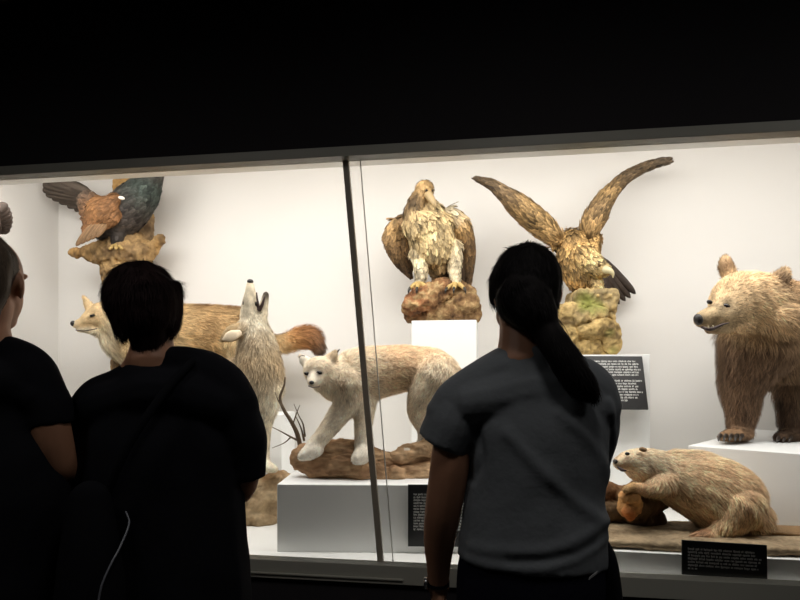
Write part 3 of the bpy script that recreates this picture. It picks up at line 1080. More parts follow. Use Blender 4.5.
def crack(k, seedcols, f1=9.0, f2=23.0, stretch=(1, 1, 1)):
    """natural colour of wood and stone: veins and stains of seedcols over the main colour"""
    seedcols = [np.array(c) for c in seedcols]

    def f(V, cols, h):
        out = cols.copy()
        for i, v in enumerate(V):
            p = Vector((v[0] * stretch[0], v[1] * stretch[1], v[2] * stretch[2]))
            n1 = noise.noise(p * f1) + .6 * noise.noise(p * f2 + Vector((5, 1, 2))) + .4 * noise.noise(p * f2 * 2.3)
            t = min(1, abs(n1) * 1.5)
            sc = seedcols[0] if n1 < 0 or len(seedcols) == 1 else seedcols[1]
            out[i] = out[i] * (1 - t * k) + sc * t * k
            out[i] *= 1 + .35 * noise.noise(p * f2 * 3.1)
        return out
    return f


br1, br2, br3 = lin(156, 122, 90), lin(118, 86, 62), lin(192, 160, 124)
# --- driftwood log under the lynx
gY = 2.95
pr = [C(gY, [(301, 460, -.03, 8), (318, 462, -.02, 15), (344, 462, 0, 19), (370, 465, .0, 16), (393, 467, 0, 13), (413, 462, .02, 12), (440, 457, .04, 13), (468, 455, .05, 9)], col=br1),
      C(gY - .04, [(306, 454, 0, 7), (330, 452, 0, 8), (352, 453, 0, 10)], col=br3),
      C(gY - .05, [(318, 470, 0, 7), (340, 466, -.03, 7), (362, 472, -.02, 8), (385, 473, 0, 8)], col=br1),
      C(gY - .03, [(330, 457, 0, 6), (336, 466, -.05, 6), (350, 458, -.04, 6)], col=br2),
      C(gY - .03, [(392, 472, 0, 9), (410, 473, 0, 8), (434, 472, 0, 8)], col=br3),
      C(gY - .02, [(398, 460, 0, 8), (414, 452, 0, 7), (432, 445, 0, 7)], col=br3),
      E(gY - .06, 396, 474, 8, 8, 8, col=br3)]
log = organic('driftwood_log', pr, .0065, M_col, None, 3, rough=dict(amp=.030, scale=13, octaves=4, ridged=True, stretch=(.45, 1, 2.0)),
              zmin=LZ, shade=crack(.8, [br2, br3], stretch=(.5, 1, 2)))
tag(log, 'brown gnarled driftwood log on the low plinth under the lynx paws', 'log')

# --- rock under the howling wolf
sr = lin(168, 144, 112)
rY = 3.34
pr = [C(rY, [(120, 508, .1, 36), (165, 505, .05, 36), (215, 502, 0, 34), (258, 497, 0, 27), (276, 494, .0, 21)], ds=1.1, col=sr),
      C(rY - .06, [(160, 520, 0, 30), (230, 520, 0, 26), (266, 520, 0, 18)], col=sr),
      C(rY - .02, [(255, 480, 0, 10), (278, 478, 0, 9)], ds=1.6, col=lin(150, 118, 84))]
rk = organic('sandy_rock', pr, .012, M_col, None, 4, rough=dict(amp=.04, scale=9, octaves=5), zmin=CFL, shade=crack(.6, [lin(150, 124, 92), lin(190, 168, 134)]))
tag(rk, 'sandy grained rock mound under the front paws of the howling wolf', 'rock')

# --- rocky base under the vulture
vY2 = 3.86
o1, o2, o3 = lin(134, 104, 70), lin(150, 100, 66), lin(184, 156, 112)
pr = [C(vY2, [(417, 312, 0, 8.5), (435, 311, 0, 11), (457, 309, 0, 12), (469, 311, 0, 9)], ds=1.4, col=o1),
      C(vY2, [(412, 316, 0, 5), (443, 317, 0, 6), (473, 316, 0, 5)], ds=2.2, col=lin(140, 108, 76)),
      C(vY2 - .10, [(411, 306, 0, 7), (420, 300, 0, 10), (434, 294, .03, 10), (446, 290, .05, 9)], col=[o2, o2, o1, o2]),
      C(vY2 - .03, [(436, 290, 0, 8), (452, 290, 0, 9), (466, 296, 0, 8)], col=[lin(120, 84, 58), o1, o1]),
      E(vY2 - .08, 465, 303, 11, 8, 9, col=o1)]
vb2 = organic('rocky_base', pr, .006, M_col, None, 2, rough=dict(amp=.034, scale=17, octaves=4, ridged=True), zmin=VZ, shade=crack(.9, [lin(84, 60, 42), o3], 15, 40))
tag(vb2, 'reddish brown lumpy rock base under the claws of the hunched vulture', 'rock')

# --- mossy rock under the spread-winged eagle
mY = 3.74
g1, g2, moss = lin(176, 150, 98), lin(150, 134, 100), lin(128, 136, 62)
k = mY / F
pr = [Solid(box_geo(W(567, 357, mY - .16), (49 * k, 0.05, 0), (-.03, .36, 0), (0, 0, 50 * k), .008), g1),
      Solid(box_geo(W(579, 308, mY - .14), (35 * k, 0.0, .0), (0, .30, 0), (0.01, 0, 16 * k), .008), g2),
      C(mY - .13, [(585, 330, 0, 9), (604, 328, 0, 10), (612, 345, 0, 7)], col=g1),
      C(mY - .14, [(580, 318, 0, 8), (598, 314, 0, 7)], col=g2)]


def moss_shade(V, c, h):
    c = crack(.9, [lin(112, 92, 62), lin(206, 176, 120)], 10, 30)(V, c, h)
    rg = np.random.default_rng(2)
    for px, py, r in [(584, 299, .05), (592, 304, .05), (582, 309, .035), (600, 309, .04), (608, 333, .03), (590, 314, .03), (612, 350, .03)]:
        d = np.linalg.norm((V - W(px, py, mY - .15)) * np.array([1, .5, 1]), axis=1) / r
        w = np.clip(1.35 - d, 0, 1)[:, None] * .6
        c = c * (1 - w) + np.array(moss) * w
    return c


mr = organic('mossy_rock', pr, .006, M_col, None, 2, rough=dict(amp=.030, scale=13, octaves=4, ridged=True), zmin=EZ, shade=moss_shade)
tag(mr, 'tan stone block with green moss under the eagle with raised wings', 'rock')

# --- board and stump under the beaver
d1, d2 = rot(10)
bo = np.array(W(585, 560, 2.472))
bo[2] = PZ
b1, b2 = np.array([*d1, 0]), np.array([*d2, 0])
pr = [Solid(box_geo(bo + b1 * .01 + b2 * .02 + np.array([0, 0, .0]), b1 * .93, b2 * .39, (0, 0, .036), .008), lin(160, 140, 112))]
bd_ = organic('brown_board', pr, .011, M_col, None, 3, rough=dict(amp=.014, scale=5, octaves=4), zmin=PZ, shade=crack(.6, [lin(132, 112, 86), lin(172, 152, 122)]))
tag(bd_, 'rough brown board lying on the very low plinth under the beaver', 'board')
sY = 2.72
stump = thing('gnawed_stump', 'dark gnawed tree stump with orange cut end under the beaver paws', 'stump', (1.07, 2.9, PZ + .03))
bk = lin(96, 74, 52)
pr = [C(sY, [(633, 505, -.08, 12), (645, 502, -.02, 13), (656, 499, .05, 11), (664, 498, .1, 8)], col=bk),
      C(sY, [(634, 508, -.02, 12), (640, 517, .02, 13), (650, 520, .06, 14)], col=bk),
      C(sY + .05, [(620, 497, 0, 6), (632, 488, 0, 5), (646, 480, .02, 3.5)], col=lin(120, 92, 62)),
      C(sY + .06, [(596, 494, 0, 10), (610, 492, .02, 9), (622, 500, .04, 9), (634, 510, .06, 9)], col=lin(112, 78, 50)),
      C(sY + .02, [(600, 512, 0, 9), (616, 512, .02, 9), (632, 518, .04, 8)], col=lin(104, 84, 60))]
organic('bark', pr, .0075, M_col, stump, 3, rough=dict(amp=.014, scale=18, octaves=3, ridged=True), zmin=PZ + .025, shade=crack(.5, [lin(74, 56, 40), lin(132, 104, 74)]))
pr = [Ell(W(630, 505, sY - .115), [np.array([.040, -.030, .0]), np.array([.012, .016, .004]), np.array([.004, -.006, .052])], col=lin(196, 146, 92)),
      C(sY - .14, [(626, 496, 0, 6), (633, 497, 0, 6.5)], col=lin(200, 152, 100)),
      C(sY - .14, [(628, 511, 0, 5), (630, 516, .02, 4)], col=lin(186, 112, 62))]
organic('cut_face', pr, .006, M_col, stump, 2, rough=dict(amp=.01, scale=30, octaves=3, ridged=True), shade=crack(.4, [lin(186, 112, 58), lin(226, 176, 110)]), label='orange gnawed cut end')

# --- dry twigs beside the lynx log
tw = thing('dry_twigs', 'thin bare dry twigs standing left of the lynx log', 'twigs', W(303, 470, 3.05))
M_twig = mat('dry_twig_bark', lin(96, 80, 62), .85, bump=.4, bscale=120)
tY = 3.05
for pts, r in (([(303, 471), (299, 440), (292, 423), (284, 410), (280, 398), (284, 386), (285, 378)], .013),
               ([(299, 441), (291, 437), (282, 432), (272, 427)], .006), ([(291, 437), (284, 443), (272, 448)], .004),
               ([(304, 440), (301, 428), (296, 417)], .006), ([(305, 436), (303, 424), (299, 416), (294, 404)], .005), ([(293, 424), (297, 412), (300, 405)], .004),
               ([(284, 410), (278, 400), (275, 392)], .004)):
    n_ = len(pts)
    tube('twig', [W(x, y, tY + .004 * i) for i, (x, y) in enumerate(pts)], r, M_twig, tw, rs=[r * (1 - .7 * i / (n_ - 1)) for i in range(n_)], n=4)

# --- stump that the capercaillie clings to
kY = 4.40
w1, w2, w3 = lin(150, 122, 84), lin(128, 106, 80), lin(182, 140, 82)
zb = 374 + (CZ - CFL) * F / kY
pr = [C(kY, [(130, zb, 0, 16), (129, 420, 0, 14), (128, 340, 0, 13), (124, 295, 0, 14), (121, 268, -.02, 17), (126, 252, 0, 22)], col=[w2, w2, w2, w1, w1, w1]),
      C(kY - .08, [(140, 254, 0, 10), (118, 252, 0, 13), (100, 253, 0, 9), (86, 253, .0, 5), (72, 252.5, .0, 1.6)], col=[w1, w1, w1, w3, w3]),
      C(kY - .04, [(134, 256, 0, 12), (147, 251, 0, 7.5), (155, 245, 0, 4), (163, 237, 0, 1.5)], col=[w1, w1, w3, w1]),
      C(kY + .06, [(136, 255, 0, 14), (139, 235, 0, 11), (140, 215, 0, 10), (138, 195, 0, 9), (132, 180, 0, 7)], col=[w2, w2, w2, w2, w3]),
      C(kY + .03, [(128, 200, 0, 7), (124, 188, 0, 8), (124, 178, 0, 7), (126, 172, 0, 4)], col=w3)]
ks = organic('tree_stump', pr, .0085, M_col, None, 3, rough=dict(amp=.034, scale=13, octaves=4, ridged=True, stretch=(1.4, 1.4, .8)), zmin=CFL,
             shade=crack(.8, [lin(88, 68, 48), lin(190, 156, 106)]))
tag(ks, 'tall weathered stump with two pointed broken branches under the dark grouse', 'stump')

# ================================================================== birds
M_feather = mat('bird_feathers', (0.5, 0.4, 0.3), 0.7, attr=True, var=0.10, vscale=30, spec=0.25)
M_beak = mat('horn_beak', lin(168, 144, 104), .45)
M_beakd = mat('dark_beak', lin(92, 84, 70), .4)
M_foot = mat('yellow_foot', lin(190, 160, 100), .5, bump=.4, bscale=150)
M_talon = mat('black_talon', (0.03, .026, .022), .35)

# ------------------------------------------------------------------ vulture
uY = 3.84
vul = thing('vulture', 'mounted brown and cream vulture standing hunched with folded wings', 'bird', (.22, 3.84, VZ + .15))
RK = .95
cg, cc, cb, cd, cr = lin(160, 130, 88), lin(198, 174, 130), lin(112, 88, 60), lin(84, 66, 48), lin(220, 204, 172)
pr = [
    E(uY - .10, 424.5, 190, 9.5, 10, 10, rot=-20, col=cg, fur=.35, T=(.3, 0, -1)),
    C(uY - .06, [(423, 193, -.04, 9), (417, 203, -.02, 10), (416, 214, 0, 13), (424, 226, 0, 20)], col=[cg, cd, cb, cc], fur=[.35, .5, .8, .9]),
    C(uY, [(427, 220, 0, 21), (431, 236, -.01, 24), (434, 250, 0, 21), (436, 260, .03, 15)], col=[cc, cc, cc, cb], fur=.9),
    C(uY - .04, [(413, 226, 0, 12), (440, 224, 0, 13)], col=[cc, cg], fur=.8),
    C(uY - .02, [(419, 252, 0, 10), (421, 264, -.01, 8), (421, 276, -.02, 6.5), (419, 284, -.03, 5)], col=cr, fur=[.7, .6, .5, .3]),
    C(uY - .02, [(453, 247, 0, 9), (455, 260, -.02, 7.5), (455, 272, -.03, 6.5), (456, 282, -.04, 5)], col=cr, fur=[.7, .6, .5, .3]),
    C(uY + .12, [(437, 252, 0, 15), (440, 268, .02, 11), (441, 282, .02, 8)], ds=.6, col=cb, fur=1.2),
]
organic('body', pr, .0075, M_feather, vul, 5, feathers=[dict(n=2400, len=.050, w=.0095, lift=.22, jitter=.25, gravity=.5, edge=1.15, mid=.7, var=.30)],
        shade=lambda V, c, h: mottle(V, c, .42, 11, .32, 36))


def wing(name, chain_pts, Y, ds, cols, nf, quills, parent, flen=.06, fw=.013, edge=1.3, mid=.62, var=.3, vox=.0075):
    pr = [C(Y, c, ds, col=cl, fur=list(np.linspace(1, .45, len(c)))) for c, cl in zip(chain_pts, cols)]
    return organic(name, pr, vox, M_feather, parent, 4, feathers=[dict(n=nf, len=flen, w=fw, lift=.16, jitter=.14, gravity=.05, edge=edge, mid=mid, var=var)],
                   shade=lambda V, c, h: mottle(V, c, .25, 10, .22, 36),
                   extra=[quill(*q) for q in quills])


def fan(pts, width, nrm, col, **kw):
    """flight feathers between matching root and tip rows"""
    return [(np.asarray(a), np.asarray(b), width, nrm, np.asarray(col) * random.uniform(.75, 1.2), kw.get('bend', 0.0), .25, kw.get('edge', 1.15), kw.get('mid', .75), kw.get('thick', .006)) for a, b in pts]


q = fan([(W(392 + 2 * i, 236, uY + .02 + .012 * i), W(398 + 3.2 * i, 268 + 3 * i, uY + .05 + .02 * i)) for i in range(5)], .022, (-.3, -1, 0), cd)
wing('wing', [[(396, 226, .0, 8), (392, 238, .02, 8.5), (396, 252, .05, 8), (402, 264, .08, 6), (409, 274, .1, 3.5)],
              [(406, 222, .0, 9), (404, 236, .04, 9), (406, 252, .08, 8), (410, 266, .11, 4.5)]], uY, 1.0,
     [[cg, cb, cb, cd, cd], [cb, cb, cd, cd]], 700, q, vul)
q = fan([(W(460 + 2 * i, 238, uY + .0 + .015 * i), W(463 + 2.4 * i, 286 - 6.5 * i, uY + .04 + .03 * i)) for i in range(6)], .022, (.3, -1, 0), cd)
wing('wing', [[(450, 213, -.02, 7), (458, 222, .0, 9.5), (464, 238, .03, 10), (467, 256, .07, 8.5), (467, 274, .10, 6), (468, 284, .11, 3.5)],
              [(446, 222, .04, 9), (455, 236, .06, 9.5), (463, 254, .1, 8), (466, 272, .13, 5)]], uY, 1.0,
     [[cr, cg, cb, cb, cd, cd], [cb, cb, cd, cd]], 800, q, vul)
V, Fs = Chain([W(428.5, 195, uY - .15), W(432, 200, uY - .18), W(434.5, 205, uY - .19), W(434.8, 209, uY - .185)], [.026, .021, .014, .004], n=4).geo()
mesh_obj('beak', V, Fs, M_beak, vul)
for px, y in ((426.5, uY - .165), (432, uY - .13)):
    ball('eye', W(px, 190.5, y), .008, M_eye, vul)
for x0 in (419, 456):
    V, Fs = join_geo(*[Chain([W(x0, 283, uY - .05), W(x0 + dx * .6, 285.5, uY - .05 + dy * .6), W(x0 + dx, 288.5, uY - .05 + dy)], [.020, .015, .010], n=4, seg=8).geo()
                       for dx, dy in ((-9, -.06), (-2, -.09), (8, -.07), (0, .06))])
    ft = mesh_obj('foot', V, Fs, M_foot, vul)
    for dx, dy in ((-9, -.06), (-2, -.09), (8, -.07)):
        tube('talon', [W(x0 + dx, 288, uY - .05 + dy), W(x0 + dx * 1.15, 290.5, uY - .07 + dy), W(x0 + dx * 1.2, 293.5, uY - .065 + dy)], .008, M_talon, vul, rs=[.009, .007, .002], n=3)

# ------------------------------------------------------------------ eagle with raised wings
aY = 3.74
eag = thing('golden_eagle', 'mounted golden-brown eagle with both wings raised high, on the mossy rock', 'bird', W(592, 296, aY))
ag, ab, ad, al = lin(158, 126, 80), lin(112, 86, 58), lin(74, 62, 54), lin(206, 180, 128)
pr = [
    C(aY, [(572, 243, .02, 15), (575, 258, .0, 19), (580, 273, .0, 17.5), (584, 286, .02, 12), (589, 292, .03, 8)], col=[ag, ag, ag, ab, ab], fur=[.8, .9, .9, .8, .6]),
    C(aY - .06, [(580, 256, 0, 15), (590, 263, -.03, 13), (598, 267.5, -.05, 10.5), (604, 270, -.06, 7.5)], col=[ag, al, al, lin(180, 150, 100)], fur=[.8, .6, .4, .25]),
    C(aY, [(592, 240, .05, 9), (588, 252, .02, 12)], col=ag, fur=.8),
    C(aY, [(557, 242, .03, 8), (568, 246, .02, 12)], col=ag, fur=.8),
    C(aY - .02, [(592, 276, -.03, 9), (597, 285, -.05, 6.5), (599, 293, -.06, 4.5)], col=[ab, al, lin(190, 160, 110)], fur=[.6, .4, .2]),
    C(aY + .04, [(578, 282, 0, 10), (582, 292, 0, 7), (584, 296, 0, 5)], col=[ab, ab, al], fur=[.6, .4, .2]),
]
organic('body', pr, .0075, M_feather, eag, 5, feathers=[dict(n=2200, len=.046, w=.009, lift=.3, jitter=.28, gravity=.35, edge=1.5, mid=.5, var=.40)],
        shade=lambda V, c, h: mottle(V, c, .50, 15, .35, 45))
dk = ad
e1, e2, e3, e4 = lin(146, 118, 78), lin(118, 96, 68), lin(108, 90, 68), lin(98, 84, 68)
q = fan([(W(546 - 4.5 * i, 222 - 4 * i, aY + .02), W(520 - 8 * i, 203 - 4.4 * i + 1.0 * max(0, 2 - i), aY + .10 - .02 * i)) for i in range(5)], .022, (.2, -.6, .8), dk, edge=1.3, mid=.85)
wing('wing', [[(558, 240, .02, 7), (548, 231, .02, 10.5), (534, 219, .02, 12), (519, 206, .03, 11), (505, 194.5, .04, 7.5), (492, 185, .05, 5), (477, 179, .06, 2.4)]], aY, 1.35,
     [[e1, e1, e1, e2, e3, e3, e4]], 1100, q, eag, flen=.070, fw=.010, edge=1.35, mid=.6, var=.34)
q = fan([(W(598 + 4.5 * i, 206 - 6 * i, aY + .04), W(620 + 9.0 * i, 181 - 4.2 * i, aY + .10 - .01 * i)) for i in range(5)], .018, (-.3, -.5, .7), dk, edge=1.3, mid=.85)
wing('wing', [[(588, 240, .04, 7), (590, 230, .04, 9.5), (595, 218, .04, 11), (603, 203, .04, 9.5), (612, 191, .05, 7.5), (624, 179, .06, 6.2), (640, 169.5, .07, 5.2), (656, 163.5, .08, 4.5), (668, 161, .09, 3.4)]], aY, 1.5,
     [[e1, e1, e2, e1, e2, e3, e3, e4, e4]], 1100, q, eag, flen=.065, fw=.010, edge=1.35, mid=.6, var=.34)
tq = []
for i, (x, y) in enumerate(((634, 294), (629, 298), (624, 301), (618, 304), (614, 305), (610, 303))):
    tq += [quill(W(602 - i * .9, 258 + i * 3.0, aY + .14 - .008 * i), W(x, y, aY + .24 - .012 * i), .034, (.3, -1, .2), np.array(ad) * random.uniform(.85, 1.15), .04, edge=1.1, mid=.8, thick=.009)]
geo_obj('tail', tq, M_feather, eag)
V, Fs = Chain([W(605, 269.5, aY - .15), W(609.5, 270.8, aY - .17), W(612.5, 273.5, aY - .175), W(613, 277.5, aY - .17)], [.024, .019, .012, .003], n=4).geo()
mesh_obj('beak', V, Fs, mat('pale_yellow_beak', lin(206, 194, 154), .4), eag)
ball('eye', W(599.5, 265.2, aY - .165), .010, M_amber, eag)
ball('brow', W(599, 262.3, aY - .150), .012, M_beakd, eag, [(.022, 0, -.006), (0, .02, 0), (.002, 0, .006)])
for x0, yy in ((599, aY - .08), (584, aY + .02)):
    V, Fs = join_geo(*[Chain([W(x0, 291, yy), W(x0 + dx * .6, 293.5, yy + dy * .6), W(x0 + dx, 296, yy + dy)], [.017, .013, .009], n=4, seg=8).geo()
                       for dx, dy in ((-7, -.05), (-1, -.08), (7, -.05), (0, .06))])
    mesh_obj('foot', V, Fs, M_foot, eag)

# ------------------------------------------------------------------ capercaillie on the stump
cY = 4.28
cap_ = thing('capercaillie', 'mounted dark grouse with brown wing and white shoulder spot, on the tall stump', 'bird', W(118, 250, cY))
kd, kb, kg, kk = lin(70, 64, 60), lin(130, 92, 60), lin(62, 74, 68), lin(110, 98, 88)
pr = [
    C(cY, [(104, 228, .02, 13), (116, 222, .02, 20), (130, 207, .0, 21), (142, 193, -.02, 18), (150, 180, -.03, 13), (155, 170, -.03, 10), (158, 160, -.05, 9.5)],
      col=[kd, kd, kd, kg, kd, kd, kd], fur=[.8, .9, .9, .8, .6, .4, .3]),
    C(cY + .03, [(98, 214, 0, 16), (90, 204, .02, 12)], col=[kb, kk], fur=.9),
    C(cY - .02, [(118, 236, 0, 8), (116, 246, 0, 5.5)], col=kd, fur=.4), C(cY + .06, [(128, 232, 0, 8), (128, 246, 0, 5.5)], col=kd, fur=.4),
]
organic('body', pr, .0085, M_feather, cap_, 5, feathers=[dict(n=1300, len=.055, w=.014, lift=.14, jitter=.2, gravity=.3, edge=1.25, mid=.8, var=.25)], shade=lambda V, c, h: mottle(V, c, .2, 12, .2, 40))
q = [(W(94 + 3 * i, 222 + .5 * i, cY - .15), W(76 + 5 * i, 246 - 2.2 * i, cY - .15 - .006 * i), .024, (-.1, -1, .1), np.array(lin(150, 118, 86)) * random.uniform(.8, 1.15), 0, .25, 1.5, .6) for i in range(5)]
wing('wing', [[(114, 200, -.14, 8), (108, 206, -.14, 13), (101, 211, -.13, 16), (95, 219, -.12, 13), (89, 229, -.11, 8)], [(112, 215, -.13, 10), (103, 222, -.12, 9)]], cY, .5,
     [[kb, kb, lin(140, 100, 64), kb, kb], [kb, kb]], 700, q, cap_, flen=.045, fw=.009, edge=1.2, mid=.8, var=.2)
tq = []
for i, (x, y) in enumerate(((60, 180), (48, 181), (43, 184), (43, 189), (46, 193.5), (52, 197), (59, 200.5), (67, 204.5), (74, 208))):
    tq += [quill(W(90 + .3 * i, 192 + 1.6 * i, cY + .10 + .012 * i), W(x, y, cY + .16 + .008 * i), .036, (.1, -1, .1), np.array(kk) * random.uniform(.85, 1.05), .0, edge=1.05, mid=.9, thick=.008, blunt=True)]
geo_obj('tail', tq, M_feather, cap_)
ball('shoulder_spot', W(121.5, 198, cY - .225), .02, mat('white_feathers', lin(236, 228, 214), .8), cap_, [(.022, 0, -.006), (0, .010, 0), (.004, 0, .011)])
V, Fs = Chain([W(163, 158, cY - .08), W(168, 159, cY - .09), W(171, 163, cY - .09)], [.03, .02, .004], n=4).geo()
mesh_obj('beak', V, Fs, M_beak, cap_)
ball('eye', W(160, 157, cY - .105), .009, M_eye, cap_)
for x0, yy in ((116, cY - .03), (128, cY + .05)):
    V, Fs = join_geo(*[Chain([W(x0, 244, yy), W(x0 + dx, 248.5, yy + dy)], [.016, .010], n=3, seg=8).geo() for dx, dy in ((-6, -.05), (0, -.08), (6, -.05))])
    mesh_obj('foot', V, Fs, M_foot, cap_)

RK = 1.0
# ------------------------------------------------------------------ grouse at the left edge, mostly out of the frame
nY = 3.55
nst = organic('tree_stump', [C(nY, [(-48, 374 + (CZ - CFL) * F / nY, 0, 22), (-46, 420, 0, 19), (-44, 340, 0, 17), (-40, 275, 0, 15), (-40, 262, 0, 13)], col=w2)], .012, M_col, None, 3,
              rough=dict(amp=.02, scale=12, octaves=3, ridged=True, stretch=(1.6, 1.6, .5)), zmin=CFL, shade=crack(.5, [lin(112, 88, 60), lin(170, 136, 90)]))
tag(nst, 'bare stump outside the left edge, under the grey-brown bird', 'stump')
nb = thing('grouse', 'grey-brown mounted bird at the left edge, only its rounded tail showing', 'bird', W(-40, 255, nY))
n1 = lin(104, 90, 82)
pr = [C(nY, [(-14, 222, 0, 13), (-32, 226, -.02, 21), (-52, 220, -.03, 19), (-62, 202, -.04, 11), (-66, 188, -.05, 9), (-68, 182, -.05, 8.5)], col=n1, fur=[.9, .9, .8, .6, .4, .3]),
      C(nY, [(-36, 240, -.03, 7), (-37, 256, -.03, 4.5)], col=n1, fur=.3), C(nY + .07, [(-42, 240, 0, 7), (-42, 256, 0, 4.5)], col=n1, fur=.3)]
organic('body', pr, .0085, M_feather, nb, 5, feathers=[dict(n=500, len=.05, w=.014, lift=.14, jitter=.2, gravity=.1, edge=1.2, mid=.75, var=.2)])
tq = []
for i in range(7):
    t = i / 6
    tq += [quill(W(-14, 216 + 8 * t, nY + .01 * i), W(3 + 10 * math.sin(math.pi * (.15 + .6 * t)), 204 + 27 * t, nY + .03 + .008 * i), .036, (.1, -1, .1), np.array(n1) * random.uniform(.85, 1.1), 0, edge=1.15, mid=.8, thick=.009)]
geo_obj('tail', tq, M_feather, nb)
V, Fs = Chain([W(-75, 181, nY - .06), W(-81, 182, nY - .07), W(-84, 186, nY - .07)], [.026, .018, .004], n=4).geo()
mesh_obj('beak', V, Fs, M_beakd, nb)
ball('eye', W(-71, 180, nY - .10), .008, M_eye, nb)
# ================================================================== the three visitors
M_skin = mat('skin', lin(186, 134, 104), .55, var=.06, vscale=14)
M_eyew = mat('eye_white', lin(225, 220, 215), .2)
M_lip = mat('lips', lin(160, 92, 80), .5)
M_tee_grey = mat('grey_cotton', lin(114, 118, 122), .9, var=.05, vscale=6, bump=.15, bscale=60)
M_tee_black = mat('black_cotton', (0.010, 0.010, 0.013), .95, bump=.1, bscale=60, spec=.1)
M_trs = mat('dark_navy_trousers', (0.010, 0.010, 0.018), .9, bump=.15, bscale=80, spec=.1)
M_shoe = mat('black_shoe', (0.012, 0.012, 0.013), .6)
M_sole = mat('pale_sole', lin(150, 148, 142), .7)
M_hair_dark = mat('dark_hair', (0.010, 0.008, 0.008), .7, attr=True, spec=.12)
M_steel = mat('steel', lin(180, 182, 184), .25, metal=.9)
M_strap = mat('black_nylon', (0.007, 0.007, 0.009), .9, spec=.1)


def yw(a):
    a = math.radians(a)
    return np.array([math.sin(a), math.cos(a), 0.0]), np.array([math.cos(a), -math.sin(a), 0.0])   # facing, right side


UPV = np.array([0, 0, 1.0])


def head_prims(c, f, s, k=1.0):
    """skull, face, nose, ears round head centre c, facing f"""
    c = np.asarray(c)
    P = lambda a, b, z: c + s * a * k + f * b * k + UPV * z * k
    pr = [Ell(P(0, -.008, .025), [s * .074 * k, f * .094 * k, UPV * .088 * k]),
          Ell(P(0, .022, -.03), [s * .062 * k, f * .072 * k, UPV * .080 * k]),
          Ell(P(0, .052, -.082), [s * .038 * k, f * .036 * k, UPV * .028 * k]),
          Chain([P(0, .088, .012), P(0, .104, -.010), P(0, .116, -.028)], np.array([.009, .011, .014]) * k),
          Chain([P(-.02, .090, -.058), P(0, .098, -.057), P(.02, .090, -.058)], np.array([.007, .010, .007]) * k),
          Chain([P(-.045, .080, .028), P(0, .090, .026), P(.045, .080, .028)], np.array([.008, .010, .008]) * k)]
    for q in (-1, 1):
        pr.append(Ell(P(q * .078, -.002, -.008), [s * .010 * k + f * q * 0, f * .018 * k - s * q * .008 * k, UPV * .031 * k]))
    return pr


def face_parts(root, c, f, s, k=1.0):
    c = np.asarray(c)
    P = lambda a, b, z: c + s * a * k + f * b * k + UPV * z * k
    for q in (-1, 1):
        ball('eye', P(q * .031, .067, .004), .012 * k, M_eyew, root)
    tube('mouth', [P(-.024, .094, -.059), P(-.008, .105, -.057), P(.008, .105, -.057), P(.024, .094, -.059)], .005 * k, M_lip, root, rs=[.002, .005, .005, .002])


def hand_prims(w, d, n, t, k=1.0, curl=.5):
    """palm, four fingers and a thumb: wrist w, direction d, palm side n, thumb side t"""
    w, d, n, t = [np.asarray(x, float) for x in (w, d, n, t)]
    d /= np.linalg.norm(d)
    n = n - d * (n @ d)
    n /= np.linalg.norm(n)
    t = t - d * (t @ d) - n * (t @ n)
    t /= np.linalg.norm(t)
    pr = [Ell(w + d * .048 * k, [d * .056 * k, t * .041 * k, n * .016 * k]),
          Chain([w - d * .02 * k, w + d * .03 * k], [.024 * k, .022 * k])]
    for i, (o, L) in enumerate(((.033, .068), (.011, .078), (-.011, .072), (-.032, .056))):
        b = w + d * (.088 - abs(i - 1.2) * .004) * k + t * o * k
        p, a, dirn = [b - d * .03 * k], 0.0, d + t * o * 1.6
        dirn /= np.linalg.norm(dirn)
        q = b
        p.append(q)
        for seg in (.45, .32, .23):
            a += curl * .55
            v = dirn * math.cos(a) + n * math.sin(a)
            q = q + v * L * seg * k
            p.append(q)
        pr.append(Chain(p, np.array([.010, .0095, .0088, .008, .0068]) * k, n=4, seg=10))
    b = w + d * .022 * k + t * .026 * k
    pr.append(Chain([b, b + (d * .55 + t * .6 + n * .2) * .036 * k, b + (d * .75 + t * .62 + n * .35) * .062 * k, b + (d * .95 + t * .55 + n * .5) * .085 * k],
                    np.array([.014, .012, .0105, .008]) * k, n=4, seg=10))
    return pr


def strands(prims, vox, n, ln, w, lift, col, root, name='hair', material=None, label=None, rough=.004, extra=None):
    for p in prims:
        p.C[:] = np.array(col)
    return organic(name, prims, vox, material or M_hair_dark, root, 4, rough=dict(amp=rough, scale=28, octaves=2, stretch=(1, 1, .35)),
                   fur=[dict(n=n, len=ln, w=w, lift=lift, jitter=.12, gravity=.6, var=.25, tip=1.1)], label=label, extra=extra)


def folds(lines):
    """soft cloth ridges: polylines in picture rows pushed along the cloth's own normal (lines = (pts, Y, width, height))"""
    def post(V, N):
        for pts, Y, wd, ht in lines:
            P = catmull(np.array([W(x, y, Y) for x, y in pts]), 40)
            d = np.min(np.linalg.norm(V[:, None, [0, 2]] - P[None][:, :, [0, 2]], axis=2), axis=1)
            back = np.clip(-N[:, 1] * 1.5 + .2, 0, 1)
            V = V + N * (np.exp(-(d / wd) ** 2) * ht * back)[:, None]
        return V
    return post


